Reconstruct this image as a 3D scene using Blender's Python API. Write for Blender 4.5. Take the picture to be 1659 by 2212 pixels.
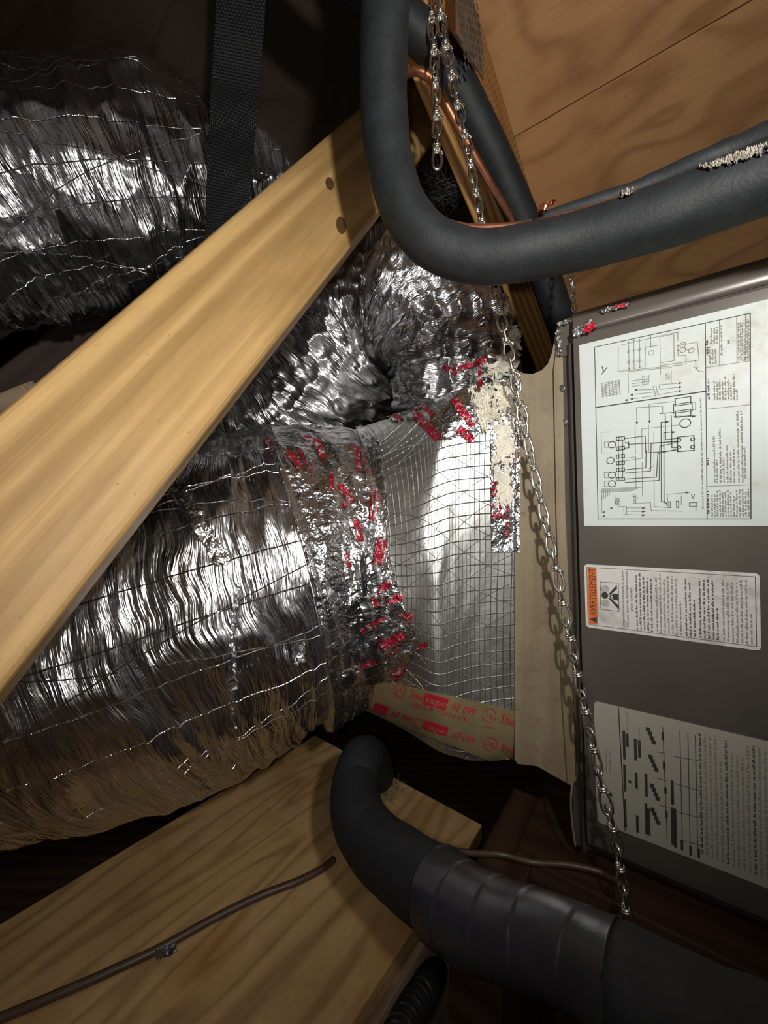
import bpy, bmesh, math, random
import numpy as np
from mathutils import Vector, Matrix
from mathutils.bvhtree import BVHTree

random.seed(7)
for o in list(bpy.data.objects): bpy.data.objects.remove(o)
SC = bpy.context.scene
COL = SC.collection
H = 0.9                      # camera height above the attic floor
F = 831.0                    # focal length in pixels of the 1659 x 2212 frame
CAM = Vector((0, 0, H))

# ------------------------------------------------------------------ camera
cd = bpy.data.cameras.new('camera')
cd.sensor_fit = 'VERTICAL'; cd.sensor_height = 36.0; cd.sensor_width = 27.0
cd.lens = 36.0*F/2212.0
cd.clip_start = 0.01
cam = bpy.data.objects.new('camera', cd); COL.objects.link(cam)
cam.location = CAM; cam.rotation_euler = (math.pi/2, 0, 0)
SC.camera = cam

# ------------------------------------------------------------------ light
SC.view_settings.view_transform = 'Standard'
SC.view_settings.look = 'None'
SC.view_settings.gamma = 1.0
SC.view_settings.exposure = 0.0
SC.view_settings.use_curve_mapping = False
w = bpy.data.worlds.new('attic_dark'); SC.world = w; w.use_nodes = True
w.node_tree.nodes['Background'].inputs[0].default_value = (1.0, 0.93, 0.85, 1)
w.node_tree.nodes['Background'].inputs[1].default_value = 0.07

def spot(name, loc, target, energy, size, blend, radius, col):
    l = bpy.data.lights.new(name, 'SPOT'); l.energy = energy; l.spot_size = math.radians(size)
    l.spot_blend = blend; l.shadow_soft_size = radius; l.color = col
    o = bpy.data.objects.new(name, l); COL.objects.link(o)
    o.location = Vector(loc) + CAM
    d = Vector(target) - Vector(loc)
    o.rotation_euler = d.to_track_quat('-Z', 'Y').to_euler()
    return o
# hand torch held to the right of and a little above the phone
spot('torch_light', (0.125, -0.14, 0.18), (0.0, 0.50, 0.33), 13.5, 150, 1.0, 0.016, (1.0, 0.98, 0.94))
# the phone's own flash beside the lens
spot('phone_flash', (-0.012, -0.01, 0.008), (-0.08, 0.50, 0.00), 2.2, 140, 1.0, 0.006, (1.0, 0.96, 0.90))

# ------------------------------------------------------------------ helpers
def P(px, py, Y):
    """point at depth Y along the sight line of a place in the frame"""
    return Vector(((px-829.5)/F*Y, Y, H-(py-1106.0)/F*Y))
def ray(px, py):
    return Vector(((px-829.5)/F, 1.0, -(py-1106.0)/F)).normalized()

def thing(name, label, cat, loc=(0,0,0), group=None):
    o = bpy.data.objects.new(name, None); COL.objects.link(o)
    o.empty_display_size = 0.05
    o.location = loc
    o['label'] = label; o['category'] = cat
    if group: o['group'] = group
    return o
def tag(o, label, cat, group=None):
    o['label'] = label; o['category'] = cat
    if group: o['group'] = group
    return o
def struct(o):
    o['kind'] = 'structure'; return o

def link_mesh(name, me, mat, parent=None, smooth=False):
    if mat is not None and not len(me.materials): me.materials.append(mat)
    o = bpy.data.objects.new(name, me); COL.objects.link(o)
    if parent is not None:
        o.parent = parent
        off = Vector((0,0,0)); q = parent
        while q is not None:
            off += q.location; q = q.parent
        me.transform(Matrix.Translation(-off))
    if smooth:
        me.polygons.foreach_set('use_smooth', [True]*len(me.polygons))
    return o
def mesh_from(name, verts, faces, mat, parent=None, smooth=False, uvs=None):
    me = bpy.data.meshes.new(name)
    me.from_pydata([tuple(v) for v in verts], [], faces)
    if uvs is not None:
        ul = me.uv_layers.new(name='UVMap')
        li = np.empty(len(me.loops), dtype=np.int32); me.loops.foreach_get('vertex_index', li)
        ul.data.foreach_set('uv', np.asarray(uvs, dtype=np.float32)[li].ravel())
    me.update()
    return link_mesh(name, me, mat, parent, smooth)
def join_lists(parts):
    V, Fc = [], []
    for v, f in parts:
        k = len(V); V += list(v); Fc += [tuple(i+k for i in q) for q in f]
    return V, Fc

# value noise -------------------------------------------------------------
def _h(xi, yi, seed):
    h = (xi.astype(np.int64)*374761393 + yi.astype(np.int64)*668265263 + seed*982451653) & 0xffffffff
    h = ((h ^ (h >> 13))*1274126177) & 0xffffffff
    return ((h ^ (h >> 16)) & 0xffff)/65535.0
def vn(x, y, seed=0, per=None):
    x = np.asarray(x, float); y = np.asarray(y, float)
    x0 = np.floor(x); y0 = np.floor(y); fx = x-x0; fy = y-y0
    fx = fx*fx*(3-2*fx); fy = fy*fy*(3-2*fy)
    ya, yb = y0, y0+1
    if per: ya, yb = ya % per, yb % per
    a = _h(x0, ya, seed); b = _h(x0+1, ya, seed); c = _h(x0, yb, seed); d = _h(x0+1, yb, seed)
    return (a*(1-fx)+b*fx)*(1-fy)+(c*(1-fx)+d*fx)*fy
def ridge(n): return 1-np.abs(2*n-1)

def spline(pts, n):
    """Catmull-Rom through points (tuples of any length), n samples, even in length"""
    p = np.array([list(q) for q in pts], float)
    p = np.vstack([2*p[0]-p[1], p, 2*p[-1]-p[-2]])
    out = []
    for i in range(1, len(p)-2):
        t = np.linspace(0, 1, 40, endpoint=False)[:, None]
        a, b, c, d = p[i-1], p[i], p[i+1], p[i+2]
        out.append(0.5*((2*b)+(-a+c)*t+(2*a-5*b+4*c-d)*t**2+(-a+3*b-3*c+d)*t**3))
    out = np.vstack(out+[p[-2][None]])
    L = np.r_[0, np.cumsum(np.linalg.norm(np.diff(out[:, :3], axis=0), axis=1))]
    s = np.linspace(0, L[-1], n)
    return np.stack([np.interp(s, L, out[:, k]) for k in range(out.shape[1])], 1), s

def tube_data(pts, n, m, disp=None, start_dir=None, closed=False, cap=True):
    """pts: (x,y,z,r). returns verts, faces, uvs; disp(l, th) -> radial offset"""
    if closed:
        c = np.array([list(q) for q in pts], float); n = len(c)
        s = np.r_[0, np.cumsum(np.linalg.norm(np.diff(c[:, :3], axis=0), axis=1))]
        T = np.roll(c[:, :3], -1, 0)-np.roll(c[:, :3], 1, 0)
    else:
        c, s = spline(pts, n)
        T = np.gradient(c[:, :3], axis=0)
    T /= np.linalg.norm(T, axis=1)[:, None]
    up = np.array([0, 0, 1.0]) if abs(T[0][2]) < .9 else np.array([0, 1.0, 0])
    N = up-T[0]*up.dot(T[0]); N /= np.linalg.norm(N)
    Ns = []
    for i in range(n):
        N = N-T[i]*N.dot(T[i]); N /= np.linalg.norm(N); Ns.append(N.copy())
    Ns = np.array(Ns); Bs = np.cross(T, Ns)
    th = np.linspace(0, 2*math.pi, m, endpoint=False)
    r = np.repeat(c[:, 3:4], m, 1)
    LL, TT = np.meshgrid(s, th, indexing='ij')
    if disp is not None: r = r+disp(LL, TT)
    V = c[:, None, :3]+r[..., None]*(np.cos(TT)[..., None]*Ns[:, None]+np.sin(TT)[..., None]*Bs[:, None])
    V = V.reshape(-1, 3)
    rm = float(c[:, 3].mean())
    uv = np.stack([LL.ravel(), (TT*rm).ravel()], 1)
    Fc = []
    for i in range(n if closed else n-1):
        i2 = (i+1) % n
        for j in range(m):
            j2 = (j+1) % m
            Fc.append((i*m+j, i2*m+j, i2*m+j2, i*m+j2))
    V = [tuple(v) for v in V]
    if cap and not closed:
        Fc.append(tuple(range(m))); Fc.append(tuple((n-1)*m+j for j in reversed(range(m))))
    return V, Fc, uv
def tube(name, pts, n, m, mat, parent=None, disp=None):
    V, Fc, uv = tube_data(pts, n, m, disp)
    return mesh_from(name, V, Fc, mat, parent, True, uv)
def pxpath(lst, r=None):
    """(px, py, depth[, radius]) -> (x, y, z, r)"""
    return [(*P(q[0], q[1], q[2]), q[3] if len(q) > 3 else r) for q in lst]

def box(name, o, ex, ey, ez, mat, parent=None, bevel=0.0, seg=2, rough=0.0):
    """box from corner o along three edge vectors, UVs in metres, u along ex"""
    o, ex, ey, ez = Vector(o), Vector(ex), Vector(ey), Vector(ez)
    L = [ex.length, ey.length, ez.length]
    bm = bmesh.new()
    vs = [bm.verts.new((i*L[0], j*L[1], k*L[2])) for i in (0,1) for j in (0,1) for k in (0,1)]
    for q in ((0,1,3,2),(4,6,7,5),(0,4,5,1),(2,3,7,6),(0,2,6,4),(1,5,7,3)):
        bm.faces.new([vs[i] for i in q])
    bmesh.ops.recalc_face_normals(bm, faces=bm.faces)
    if bevel: bmesh.ops.bevel(bm, geom=bm.edges[:], offset=bevel, segments=seg, affect='EDGES', profile=.5)
    uvl = bm.loops.layers.uv.new('UVMap')
    for f in bm.faces:
        n = f.normal; k = max(range(3), key=lambda i: abs(n[i]))
        for lp in f.loops:
            c = lp.vert.co
            lp[uvl].uv = {0: (c.y*.3+.9, c.z+.7), 1: (c.x, c.z+1.3), 2: (c.x, c.y)}[k]
    M = Matrix((ex.normalized(), ey.normalized(), ez.normalized())).transposed()
    for v in bm.verts: v.co = M @ v.co + o
    bmesh.ops.recalc_face_normals(bm, faces=bm.faces)
    me = bpy.data.meshes.new(name); bm.to_mesh(me); bm.free()
    return link_mesh(name, me, mat, parent, False)

def slab(name, pts, thick, mat, parent=None, uvs=None):
    """polygon (3D points, in order) with thickness vector"""
    n = len(pts); th = Vector(thick)
    V = [Vector(p) for p in pts]+[Vector(p)+th for p in pts]
    Fc = [tuple(range(n)), tuple(reversed(range(n, 2*n)))]
    Fc += [((i+1) % n, i, n+i, n+(i+1) % n) for i in range(n)]
    u = None
    if uvs is not None: u = list(uvs)+list(uvs)
    o = mesh_from(name, V, Fc, mat, parent, False, u)
    bm = bmesh.new(); bm.from_mesh(o.data); bmesh.ops.recalc_face_normals(bm, faces=bm.faces); bm.to_mesh(o.data); bm.free()
    return o

def bvh_of(*objs):
    V, Fc = [], []
    for o in objs:
        off = Vector((0,0,0)); q = o
        while q is not None: off += q.location; q = q.parent
        k = len(V)
        V += [v.co+off for v in o.data.vertices]; Fc += [tuple(i+k for i in p.vertices) for p in o.data.polygons]
    return BVHTree.FromPolygons(V, Fc)
def stick(bvh, px, py, off=0.001, fallback=None):
    hit, nor, idx, d = bvh.ray_cast(CAM, ray(px, py))
    for k in range(1, 30):                               # past the outline: take the nearest place on it
        if hit is not None: break
        for dx, dy in ((0,-2), (0,2), (-2,0), (2,0)):
            hit, nor, idx, d = bvh.ray_cast(CAM, ray(px+dx*k, py+dy*k))
            if hit is not None: break
    if hit is None: return P(px, py, fallback or .45)
    if nor.dot(ray(px, py)) > 0: nor = -nor
    return hit+nor*off

_tc = {}
def text_mesh(s):
    """flat text, returns (verts2d, faces, width), cap height about 0.7"""
    if s in _tc: return _tc[s]
    cu = bpy.data.curves.new('t', 'FONT'); cu.body = s; cu.size = 1.0; cu.resolution_u = 2
    ob = bpy.data.objects.new('t', cu); COL.objects.link(ob)
    bpy.context.view_layer.update()
    dg = bpy.context.evaluated_depsgraph_get()
    me = bpy.data.meshes.new_from_object(ob.evaluated_get(dg))
    v = [(q.co.x, q.co.y) for q in me.vertices]; f = [tuple(p.vertices) for p in me.polygons]
    w = max([q[0] for q in v]+[.01])
    bpy.data.objects.remove(ob); bpy.data.curves.remove(cu); bpy.data.meshes.remove(me)
    _tc[s] = (v, f, w); return _tc[s]

# ------------------------------------------------------------------ materials
def newmat(name):
    m = bpy.data.materials.new(name); m.use_nodes = True
    nt = m.node_tree; b = nt.nodes['Principled BSDF']
    return m, nt, b
class G:
    """tiny node graph builder"""
    def __init__(s, nt): s.nt = nt; s.L = nt.links.new
    def n(s, t, **k):
        q = s.nt.nodes.new(t)
        for a, b in k.items(): setattr(q, a, b)
        return q
    def put(s, sock, v):
        if isinstance(v, (int, float, tuple, list)): sock.default_value = v
        else: s.L(v, sock)
    def math(s, op, a, b=0.0, c=None, clamp=False):
        q = s.n('ShaderNodeMath', operation=op, use_clamp=clamp)
        s.put(q.inputs[0], a); s.put(q.inputs[1], b)
        if c is not None: s.put(q.inputs[2], c)
        return q.outputs[0]
    def uv(s): return s.n('ShaderNodeUVMap').outputs[0]
    def obj(s): return s.n('ShaderNodeTexCoord').outputs['Object']
    def map(s, v, sc, loc=(0,0,0), rot=(0,0,0)):
        q = s.n('ShaderNodeMapping'); s.L(v, q.inputs[0])
        q.inputs['Scale'].default_value = sc; q.inputs['Location'].default_value = loc; q.inputs['Rotation'].default_value = rot
        return q.outputs[0]
    def noise(s, v, scale, detail=3, rough=.55, dist=0.0, out=0):
        q = s.n('ShaderNodeTexNoise'); s.L(v, q.inputs['Vector'])
        q.inputs['Scale'].default_value = scale; q.inputs['Detail'].default_value = detail
        q.inputs['Roughness'].default_value = rough; q.inputs['Distortion'].default_value = dist
        return q.outputs[out]
    def voro(s, v, scale, feature='F1', detail=0.0):
        q = s.n('ShaderNodeTexVoronoi', feature=feature); s.L(v, q.inputs['Vector'])
        q.inputs['Scale'].default_value = scale
        if 'Detail' in q.inputs: q.inputs['Detail'].default_value = detail
        return q.outputs['Distance']
    def ramp(s, f, stops):
        q = s.n('ShaderNodeValToRGB'); s.L(f, q.inputs[0])
        e = q.color_ramp.elements
        while len(e) < len(stops): e.new(.5)
        for i, (p, c) in enumerate(stops):
            e[i].position = p; e[i].color = (*c, 1) if len(c) == 3 else c
        return q.outputs[0]
    def mix(s, f, a, b, mode='MIX'):
        q = s.n('ShaderNodeMix', data_type='RGBA', blend_type=mode)
        s.put(q.inputs[0], f)
        for k, v in ((6, a), (7, b)):
            if isinstance(v, tuple): q.inputs[k].default_value = (*v, 1) if len(v) == 3 else v
            else: s.L(v, q.inputs[k])
        return q.outputs[2]
    def bump(s, h, strength, dist, normal=None):
        q = s.n('ShaderNodeBump'); s.L(h, q.inputs['Height'])
        q.inputs['Strength'].default_value = strength; q.inputs['Distance'].default_value = dist
        if normal is not None: s.L(normal, q.inputs['Normal'])
        return q.outputs[0]
    def sep(s, v):
        q = s.n('ShaderNodeSeparateXYZ'); s.L(v, q.inputs[0]); return q.outputs
    def add3(s, a, b):
        q = s.n('ShaderNodeVectorMath', operation='ADD'); s.L(a, q.inputs[0]); s.L(b, q.inputs[1]); return q.outputs[0]
    def scale3(s, a, k):
        q = s.n('ShaderNodeVectorMath', operation='SCALE'); s.L(a, q.inputs[0]); q.inputs['Scale'].default_value = k; return q.outputs[0]

def foil(name, col=(.80, .79, .80), streak=(70, 9), crump=(34, 14), rough=.20, bumpd=.004, scrim=True, base_k=1.0, lines=None, skew=0.0, warpk=.03, lk=.22, rvar=.22, k3=.35, facets=0):
    m, nt, b = newmat(name); g = G(nt); uv = g.uv()
    if skew: uv = g.map(uv, (1, 1, 1), rot=(0, 0, skew))
    warp = g.scale3(g.noise(uv, 9, 2, out=1), warpk)
    uvw = g.add3(uv, warp)
    n1 = g.noise(g.map(uvw, (streak[0], streak[1], 1)), 1.0, 4, .62)
    r1 = g.math('ABSOLUTE', g.math('SUBTRACT', n1, .5))
    v1 = g.voro(g.map(uvw, (crump[0], crump[1], 1)), 1.0, 'F1', 2.0)
    n3 = g.noise(g.map(uv, (crump[0]*3.2, crump[1]*3.2, 1)), 1.0, 3, .6)
    h = g.math('ADD', g.math('MULTIPLY', r1, 2.2*base_k), g.math('MULTIPLY', v1, .75*base_k))
    h = g.math('ADD', h, g.math('MULTIPLY', n3, k3*base_k))
    if facets: h = g.math('ADD', h, g.math('MULTIPLY', g.voro(g.map(uvw, (facets, facets*.42, 1)), 1.0, 'F1', 1.0), 1.5))
    if scrim:
        x, y, _ = g.sep(g.add3(uv, g.scale3(g.noise(uv, 7, 2, out=1), .010)))
        def ln(c, sp, wd):
            f = g.math('ABSOLUTE', g.math('SUBTRACT', g.math('FRACT', g.math('MULTIPLY', c, 1/sp)), .5))
            return g.math('SUBTRACT', 1.0, g.math('MULTIPLY', f, sp/wd), clamp=True)
        if lines is None: lines = ((0, 1, .045, .0008), (.30, 1, .13, .0007), (-.28, 1, .15, .0007))
        for (ax, ay, sp, wd) in lines:
            c = g.math('ADD', g.math('MULTIPLY', x, ax), g.math('MULTIPLY', y, ay))
            h = g.math('ADD', h, g.math('MULTIPLY', ln(c, sp, wd), lk))
    nr = g.bump(h, .9, bumpd)
    g.L(nr, b.inputs['Normal'])
    dirt = g.noise(uv, 9, 4, .6)
    c = g.ramp(dirt, [(.30, tuple(q*.72 for q in col)), (.62, col)])
    g.L(c, b.inputs['Base Color'])
    b.inputs['Metallic'].default_value = 1.0
    g.L(g.math('ADD', g.math('MULTIPLY', dirt, rvar), rough-.08), b.inputs['Roughness'])
    return m

def wood(name, light, dark, along=1.6, across=34, contrast=1.0, rough=.55, stain=(.5,.42,.30), spec=.3, knots=False, wscale=9.0, streaks=.0):
    m, nt, b = newmat(name); g = G(nt); uv = g.uv()
    big = g.noise(g.map(uv, (along, across*.12, 1)), 1.0, 3, .5, .6)
    uvd = g.add3(uv, g.scale3(g.noise(g.map(uv, (along*1.2, across*.16, 1)), 1.0, 2, .5, out=1), .035))
    wv = g.n('ShaderNodeTexWave', wave_type='BANDS', bands_direction='Y'); g.L(uvd, wv.inputs['Vector'])
    wv.inputs['Scale'].default_value = wscale; wv.inputs['Distortion'].default_value = 1.3
    wv.inputs['Detail'].default_value = 2; wv.inputs['Detail Scale'].default_value = 1.5
    fib = g.noise(g.map(uv, (along*5, across*7, 1)), 1.0, 4, .65)
    k = g.math('ADD', g.math('MULTIPLY', wv.outputs['Fac'], .42*contrast), g.math('MULTIPLY', fib, .35))
    k = g.math('ADD', k, g.math('MULTIPLY', big, .45))
    c = g.ramp(k, [(.30, light), (.62, tuple((a+d)/2 for a, d in zip(light, dark))), (.92, dark)])
    blot = g.noise(g.map(uv, (3.5, 17, 1)), 1.0, 5, .62)
    c = g.mix(g.math('MULTIPLY', g.ramp(blot, [(.46, (0,0,0)), (.72, (1,1,1))]), .75), c, stain, 'MULTIPLY')
    stk = g.noise(g.map(uvd, (along*.8, across*1.1, 1), (3.1, 1.7, 0)), 1.0, 4, .6)
    c = g.mix(g.math('MULTIPLY', g.ramp(stk, [(.48, (0,0,0)), (.66, (1,1,1))]), streaks), c, tuple(q*.9 for q in dark))
    specks = g.noise(uv, 160, 2, .5)
    c = g.mix(g.math('MULTIPLY', g.ramp(specks, [(.70, (0,0,0)), (.76, (1,1,1))]), .5), c, (.12,.08,.05))
    g.L(c, b.inputs['Base Color'])
    b.inputs['Roughness'].default_value = rough
    b.inputs['Specular IOR Level'].default_value = spec
    g.L(g.bump(g.math('ADD', fib, g.math('MULTIPLY', wv.outputs['Fac'], .4)), .35, .0012), b.inputs['Normal'])
    return m

def plywood(name, light, dark, stain, sc=(3.2, 15.0), band=.40, freq=34.0, rust=False):
    m, nt, b = newmat(name); g = G(nt); uv = g.uv()
    f = g.noise(g.map(uv, (sc[0], sc[1], 1)), 1.0, 1.5, .45, .35)
    s = g.math('SINE', g.math('MULTIPLY', f, freq))
    s = g.math('MULTIPLY_ADD', s, .5, .5)
    fib = g.noise(g.map(uv, (12, 190, 1)), 1.0, 4, .6)
    big = g.noise(g.map(uv, (2.4, 5, 1)), 1.0, 4, .6)
    k = g.math('ADD', g.math('MULTIPLY', g.math('POWER', s, 2.2), band), g.math('MULTIPLY', fib, .36))
    k = g.math('ADD', k, g.math('MULTIPLY', big, .42))
    c = g.ramp(k, [(.34, light), (.62, tuple((a*.6+d*.4) for a, d in zip(light, dark))), (.95, dark)])
    blot = g.noise(uv, 7, 5, .65)
    c = g.mix(g.math('MULTIPLY', g.ramp(blot, [(.50, (0,0,0)), (.70, (1,1,1))]), .5), c, stain, 'MULTIPLY')
    if rust: c = g.mix(g.math('MULTIPLY', g.ramp(g.noise(g.map(uv, (5, 7, 1), (.3,.2,0)), 1.0, 4, .6), [(.52, (0,0,0)), (.68, (1,1,1))]), .6), c, (.36,.15,.04))
    g.L(c, b.inputs['Base Color'])
    b.inputs['Roughness'].default_value = .62; b.inputs['Specular IOR Level'].default_value = .25
    g.L(g.bump(g.math('ADD', fib, g.math('MULTIPLY', s, .25)), .3, .0012), b.inputs['Normal'])
    return m

def plain(name, col, rough=.5, metal=0.0, spec=.5, var=.25, sc=30, bump=0.0, bs=200, bd=.001):
    m, nt, b = newmat(name); g = G(nt); ob = g.obj()
    n = g.noise(ob, sc, 4, .6)
    c = g.ramp(n, [(.3, tuple(q*(1-var) for q in col)), (.7, tuple(min(1, q*(1+var*.6)) for q in col))])
    g.L(c, b.inputs['Base Color'])
    b.inputs['Roughness'].default_value = rough; b.inputs['Metallic'].default_value = metal
    b.inputs['Specular IOR Level'].default_value = spec
    if bump: g.L(g.bump(g.noise(ob, bs, 3, .6), bump, bd), b.inputs['Normal'])
    return m

M = {}
M['pine'] = wood('pine', (.54,.345,.140), (.27,.155,.055), along=.8, across=34, contrast=.6, stain=(.50,.43,.32), rough=.5, wscale=12, streaks=.65)
M['rafter'] = wood('rafter_fir', (.60,.34,.12), (.34,.15,.045), along=1.2, across=60, contrast=1.3, wscale=26)
M['decking'] = plywood('roof_plywood', (.50,.27,.115), (.27,.125,.048), (.62,.48,.38), (4.4, 9.5), .34)
M['board'] = plywood('platform_plywood', (.61,.39,.175), (.25,.14,.052), (.55,.42,.28), (2.6, 17), .34, 44.0, True)
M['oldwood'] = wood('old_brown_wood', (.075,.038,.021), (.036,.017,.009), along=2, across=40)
M['shell'] = wood('far_attic_wood', (.17,.10,.062), (.085,.05,.034), along=1, across=14, rough=.8)
M['palewood'] = wood('pale_wood', (.62,.47,.33), (.42,.28,.17), along=2, across=40)
M['foil_main'] = foil('foil_jacket', streak=(95, 4), crump=(46, 8), rough=.21, bumpd=.0045, facets=17)
M['foil_mid'] = foil('foil_jacket_folded', col=(.70,.69,.71), streak=(110, 6), crump=(64, 13), rough=.24, bumpd=.005, scrim=False)
M['foil_top'] = foil('foil_jacket_upper', streak=(60, 4), crump=(24, 8), rough=.21, bumpd=.006, lk=.12, facets=11)
M['foil_tape'] = foil('crumpled_foil_tape', col=(.84,.84,.85), streak=(36, 36), crump=(58, 58), rough=.22, bumpd=.0034, scrim=False, k3=.08)
M['foil_flat'] = foil('scrim_foil_facing', col=(.80,.79,.75), streak=(14, 14), crump=(26, 26), rough=.40, bumpd=.0012, base_k=.45, warpk=.01, lk=.6, rvar=.16,
                      lines=((1, 0, .0072, .0006), (0, 1, .0125, .0006), (.42, 1, .030, .0004), (-.42, 1, .030, .0004)))
M['foil_flat_tape'] = foil('smooth_foil_tape', col=(.43,.33,.17), streak=(30, 30), crump=(22, 22), rough=.42, bumpd=.0007, scrim=False)  # dusty tape; gold reflected from the wood below put into its colour
M['foil_flat_tape'].node_tree.nodes['Principled BSDF'].inputs['Metallic'].default_value = .55
M['foam'] = plain('black_foam', (.015,.0165,.0185), .60, 0, .38, .3, 60, .35, 420, .0008)
M['foam_low'] = plain('black_foam_lower', (.013,.013,.015), .7, 0, .3, .3, 60, .3, 420, .0008)
M['vinyl'] = plain('black_vinyl_tape', (.022,.020,.026), .36, 0, .5, .3, 25, .25, 60, .002)
M['copper'] = plain('aged_copper', (.42,.17,.09), .42, .85, .5, .35, 60)
M['zinc'] = plain('zinc_wire', (.72,.70,.64), .28, 1.0, .5, .25, 90)
M['galv'] = plain('galvanised_steel', (.42,.42,.39), .42, 1.0, .5, .4, 60, .2, 90)
M['mastic'] = plain('mastic_white', (.72,.68,.57), .8, 0, .3, .2, 60, .6, 160, .002)
M['fray'] = plain('frayed_backing', (.38,.34,.29), .7, 0, .3, .4, 120)
def collar_mat():
    m, nt, b = newmat('collar_beige'); g = G(nt); ob = g.obj()
    v = g.map(ob, (60, 60, 3)); n = g.noise(v, 1.0, 3, .6); d = g.noise(ob, 22, 5, .65); e = g.noise(ob, 75, 4, .7)
    c = g.ramp(g.math('ADD', g.math('MULTIPLY', n, .6), g.math('MULTIPLY', d, .4)), [(.32, (.15,.112,.066)), (.52, (.215,.165,.10)), (.72, (.27,.21,.135))])
    c = g.mix(g.math('MULTIPLY', g.ramp(e, [(.56, (0,0,0)), (.72, (1,1,1))]), .55), c, (.13,.07,.045))
    g.L(c, b.inputs['Base Color']); b.inputs['Roughness'].default_value = .6; b.inputs['Specular IOR Level'].default_value = .3
    g.L(g.bump(g.math('ADD', n, d), .5, .003), b.inputs['Normal'])
    return m
M['collar'] = collar_mat()
M['cabinet'] = plain('cabinet_enamel', (.120,.104,.088), .30, .25, .5, .10, 18)
M['cabinet_dark'] = plain('cabinet_trim_enamel', (.085,.072,.062), .30, .1, .5, .15, 30)
M['cable'] = plain('cable_brown', (.085,.05,.03), .4, 0, .5, .2, 50)
M['ink_red'] = plain('ink_red', (.42,.012,.025), .45, 0, .5, .25, 200)
def worn_red():
    m, nt, b = newmat('ink_red_on_foil'); g = G(nt); ob = g.obj()
    n = g.noise(ob, 130, 4, .65)
    g.L(g.ramp(n, [(.36, (.62,.58,.58)), (.46, (.40,.02,.035)), (.8, (.30,.012,.03))]), b.inputs['Base Color'])
    b.inputs['Metallic'].default_value = .55; b.inputs['Roughness'].default_value = .30
    g.L(g.bump(g.voro(ob, 130, 'F1', 2.0), .8, .003), b.inputs['Normal'])
    return m
M['ink_red_foil'] = worn_red()
M['ink'] = plain('ink_black', (.045,.042,.038), .6, 0, .2, .1, 50)
M['ink_soft'] = plain('ink_grey', (.20,.19,.17), .6, 0, .2, .15, 50)
M['ink_orange'] = plain('ink_orange', (.62,.14,.03), .5, 0, .3, .1, 50)
M['tuft'] = plain('insulation_fibre', (.30,.22,.11), .8, 0, .3, .4, 90)
M['rubber'] = plain('black_ribbed_plastic', (.015,.015,.017), .35, 0, .5, .1, 50)
def paper(name, col, dirt, dsc=9, thr=(.50,.74)):
    m, nt, b = newmat(name); g = G(nt); ob = g.obj()
    n = g.noise(ob, dsc, 6, .7); sp = g.noise(ob, 90, 3, .6)
    k = g.math('MULTIPLY', g.ramp(n, [(thr[0], (0,0,0)), (thr[1], (1,1,1))]), g.ramp(sp, [(.40, (.15,)*3), (.65, (1,1,1))]))
    g.L(g.mix(g.math('MULTIPLY', k, .75), col, dirt), b.inputs['Base Color'])
    b.inputs['Roughness'].default_value = .42; b.inputs['Specular IOR Level'].default_value = .35
    return m
M['paper'] = paper('label_white', (.56,.60,.57), (.30,.22,.13))
M['paper_warn'] = paper('label_warning', (.62,.60,.57), (.20,.16,.14), 22, (.46,.70))
M['paper_low'] = paper('label_lower', (.36,.34,.28), (.20,.17,.14), 10, (.55,.8))  # paper colour darkened to carry the weak light low on the door
def webbing():
    m, nt, b = newmat('black_webbing'); g = G(nt); uv = g.uv()
    ck = g.n('ShaderNodeTexBrick'); g.L(g.map(uv, (1,1,1)), ck.inputs['Vector'])
    ck.inputs['Scale'].default_value = 1.0; ck.inputs['Mortar Size'].default_value = .0007
    ck.inputs['Brick Width'].default_value = .0048; ck.inputs['Row Height'].default_value = .0032; ck.inputs['Mortar Smooth'].default_value = 1.0
    g.L(g.bump(g.math('SUBTRACT', 1.0, ck.outputs['Fac']), 1.0, .0018), b.inputs['Normal'])
    b.inputs['Base Color'].default_value = (.022,.023,.025,1); b.inputs['Roughness'].default_value = .30
    b.inputs['Specular IOR Level'].default_value = 1.0
    return m
M['web'] = webbing()

# ------------------------------------------------------------------ directions of the place
a_dir = Vector((1169.5, -831, 28)).normalized()        # along the furnace and the roof seams
r_dir = Vector((670.5, 831, -494)).normalized()        # down the roof slope
roof_n = a_dir.cross(r_dir).normalized()
if roof_n.z > 0: roof_n = -roof_n                      # points down into the attic
a_h = Vector((a_dir.x, a_dir.y, 0)).normalized()
n_h = Vector((-a_h.y, a_h.x, 0))                       # horizontal, away from the camera

# ------------------------------------------------------------------ setting
def quad(name, c, eu, ev, mat, tile=1.0):
    c, eu, ev = Vector(c), Vector(eu), Vector(ev)
    V = [c, c+eu, c+eu+ev, c+ev]
    uv = [(0,0), (eu.length, 0), (eu.length, ev.length), (0, ev.length)]
    return struct(mesh_from(name, V, [(0,1,2,3)], mat, None, False, uv))
quad('floor', (-2.6, -1.6, 0), (5.2, 0, 0), (0, 5.2, 0), M['shell'])
quad('wall_left', (-2.6, -1.6, 0), (0, 5.2, 0), (0, 0, 2.6), M['shell'])
quad('wall_back', (-2.6, 3.6, 0), (5.2, 0, 0), (0, 0, 2.6), M['shell'])
quad('wall_right', (2.6, -1.6, 0), (0, 5.2, 0), (0, 0, 2.6), M['shell'])

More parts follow.
